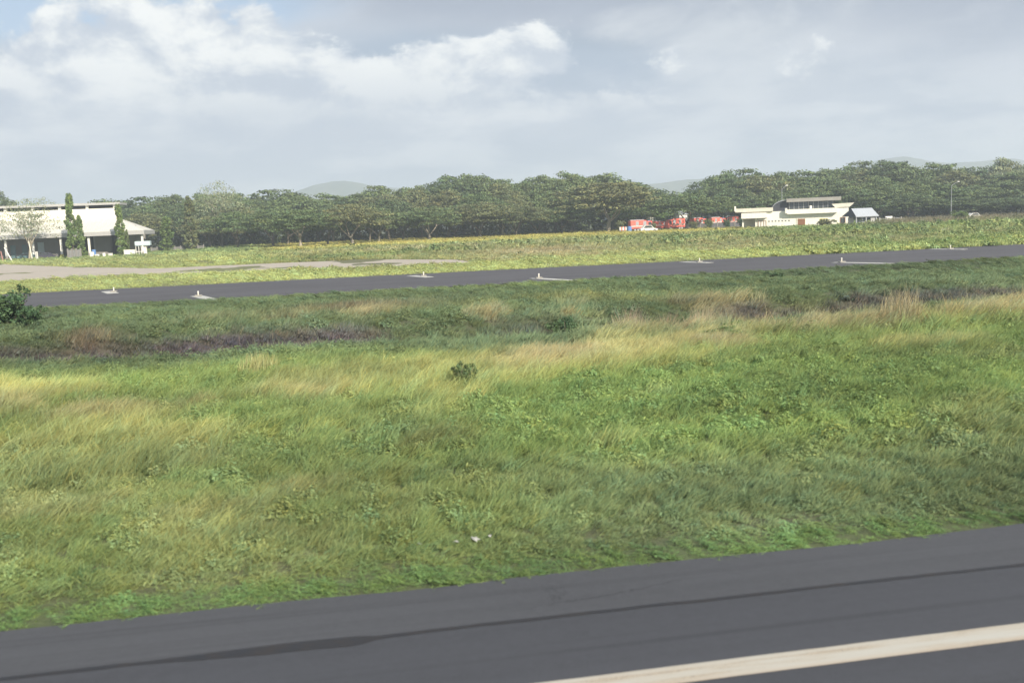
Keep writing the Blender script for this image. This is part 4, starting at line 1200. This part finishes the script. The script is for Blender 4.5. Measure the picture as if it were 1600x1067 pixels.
def barrier(px, dep, label, striped=True):
    e = empty('barrier', at_depth(px, dep), RWY_ANG, label, 'barrier')
    for x in (-1.0, 1.0): MB().tube([(x, -.3, 0), (x, 0, 1.2)], .05, 6).tube([(x, .3, 0), (x, 0, 1.2)], .05, 6).build('leg', STEEL, e)
    for i in range(6):
        x = -1.2 + i * .4; MB().add([(x, -.06, .5), (x + .39, -.06, .5), (x + .39, -.06, 1.4), (x, -.06, 1.4), (x, -.02, .5), (x + .39, -.02, .5), (x + .39, -.02, 1.4), (x, -.02, 1.4)],
                 [(0, 1, 2, 3), (7, 6, 5, 4), (0, 4, 5, 1), (3, 2, 6, 7), (0, 3, 7, 4), (1, 5, 6, 2)]).build('board', (RED if i % 2 else WHITE) if striped else WHITE, e)
barrier(975, 249, 'red and white striped barrier left of the red trucks')
barrier(203, 197, 'white barrier boards at the right end of the hangar', False)
# far white wall seen between trunks
def white_hut(px, dep, w, h, z, label):
    e = empty('hut', at_depth(px, dep), RWY_ANG, label, 'hut')
    MB().box(-w / 2, w / 2, 0, 4, 0, z + h).build('wall', WHITE, e)
    MB().add([(-w / 2 - .3, -.3, z + h), (w / 2 + .3, -.3, z + h), (w / 2 + .3, 4.3, z + h), (-w / 2 - .3, 4.3, z + h), (-w / 2 - .3, 2, z + h + 1.0), (w / 2 + .3, 2, z + h + 1.0)], [(0, 1, 5, 4), (2, 3, 4, 5), (0, 4, 3), (1, 2, 5)]).build('roof', GREYM, e)
    MB().box(-.5, .5, -.05, -.003, 0, 2.1).build('door', BROWN, e)
white_hut(1068, 284, 2.4, 1.4, 2.6, 'white hut glimpsed left of the umbrella tree trunk')
white_hut(1016, 284, 2.2, 1.2, 3.6, 'narrow pale hut behind the first red truck')

# --- taxiway edge markers: white stake on a pale concrete slab
MARK = asphalt_mat('slab_paint', (.40, .40, .38), .3, .2)
def marker_proto():
    e = empty('taxiway_marker', (0, 0, 0))
    MB().box(-.22, .22, -.22, .22, .05, .14, .02).build('foot', CONC, e)
    st = MB().tube([(0, 0, .141), (0, 0, .32)], .045, 10).build('stake', CREAM_D, e)
    MB().lathe([(.05, .321), (.058, .335), (.04, .38)], 10).build('cap', WHITE, st)
    MB().box(-1, 1, -.5, .5, .034, .05).build('slab', MARK, e)
    return e
mk = marker_proto(); first = True
marks = [(310, 463.5, 1, 'near edge marker on its long pale slab, left of three'), (842, 435.5, 1, 'near edge marker on its long pale slab, middle of three'), (1315, 410.5, 1, 'near edge marker on its long pale slab, right of three'),
         (178, 456.5, 0, 'far edge marker at the left by the pale apron'), (662, 432, 0, 'far edge marker left of the centre'), (1093, 410, 0, 'far edge marker right of the centre'), (1485, 389.5, 0, 'far edge marker at the far right')]
ga, gb = ground(832, 433.8), ground(893, 437.4); slab_ang = math.atan2(gb.y - ga.y, gb.x - ga.x); slab_len = (gb - ga).length
for px, py, near, lab in marks:
    g_ = ground(px, py, .03); o = mk if first else copy_tree(mk); first = False
    o.location = (g_.x, g_.y, .0); o.rotation_euler = (0, 0, RWY_ANG)
    tag(o, lab, 'edge marker', 'markers along the taxiway edges')
    sl = [c for c in o.children if c.name.startswith('slab')][0]
    if near:
        a = slab_ang - RWY_ANG; sl.scale = (slab_len / 2, .75, 1); sl.rotation_euler = (0, 0, a)
        sl.location = (math.cos(a) * slab_len * .36, math.sin(a) * slab_len * .36, 0)
    else: sl.scale = (1.7, .8, 1); sl.location = (-.3, 0, 0)

# --- litter
def litter():
    for i, (px, py) in enumerate([(742, 829), (655, 836), (712, 833), (765, 824)]):
        g_ = ground(px, py, .18); e = empty('litter', (g_.x, g_.y, float(relief(np.array([g_.x]), np.array([g_.y]))[0]) + .09), random.uniform(0, 3))
        tag(e, ['crumpled white plastic scrap, largest of the litter in the grass', 'small white scrap in the grass, leftmost of the litter', 'thin white scrap just left of the largest', 'white scrap just right of the largest'][i], 'litter', 'white scraps in the foreground grass')
        g = np.random.default_rng(i); s = [.07, .03, .035, .035][i]; n = 6; v = []; f = []
        for a in range(n):
            for b in range(n): v.append(((a / (n - 1) - .5) * 2 * s + g.normal(0, s * .06), (b / (n - 1) - .5) * 1.2 * s, g.normal(0, s * .18)))
        for a in range(n - 1):
            for b in range(n - 1): k = a * n + b; f.append((k, k + 1, k + n + 1, k + n))
        mesh_obj('plastic_sheet', v, f, MARK, e, True)
litter()

# ------------------------------------------------------------------ air
def haze():
    o = MB().box(-3800, 3800, -800, 3300, -4, 140).build('haze', None)
    m = bpy.data.materials.new('air'); m.use_nodes = True; nt = m.node_tree; nt.nodes.clear()
    out = nt.nodes.new('ShaderNodeOutputMaterial'); v = nt.nodes.new('ShaderNodeVolumePrincipled')
    v.inputs['Color'].default_value = (.78, .875, 1.0, 1); v.inputs['Density'].default_value = .00055; v.inputs['Anisotropy'].default_value = 0.1
    nt.links.new(v.outputs[0], out.inputs['Volume']); o.data.materials.append(m); o['kind'] = 'stuff'
haze()
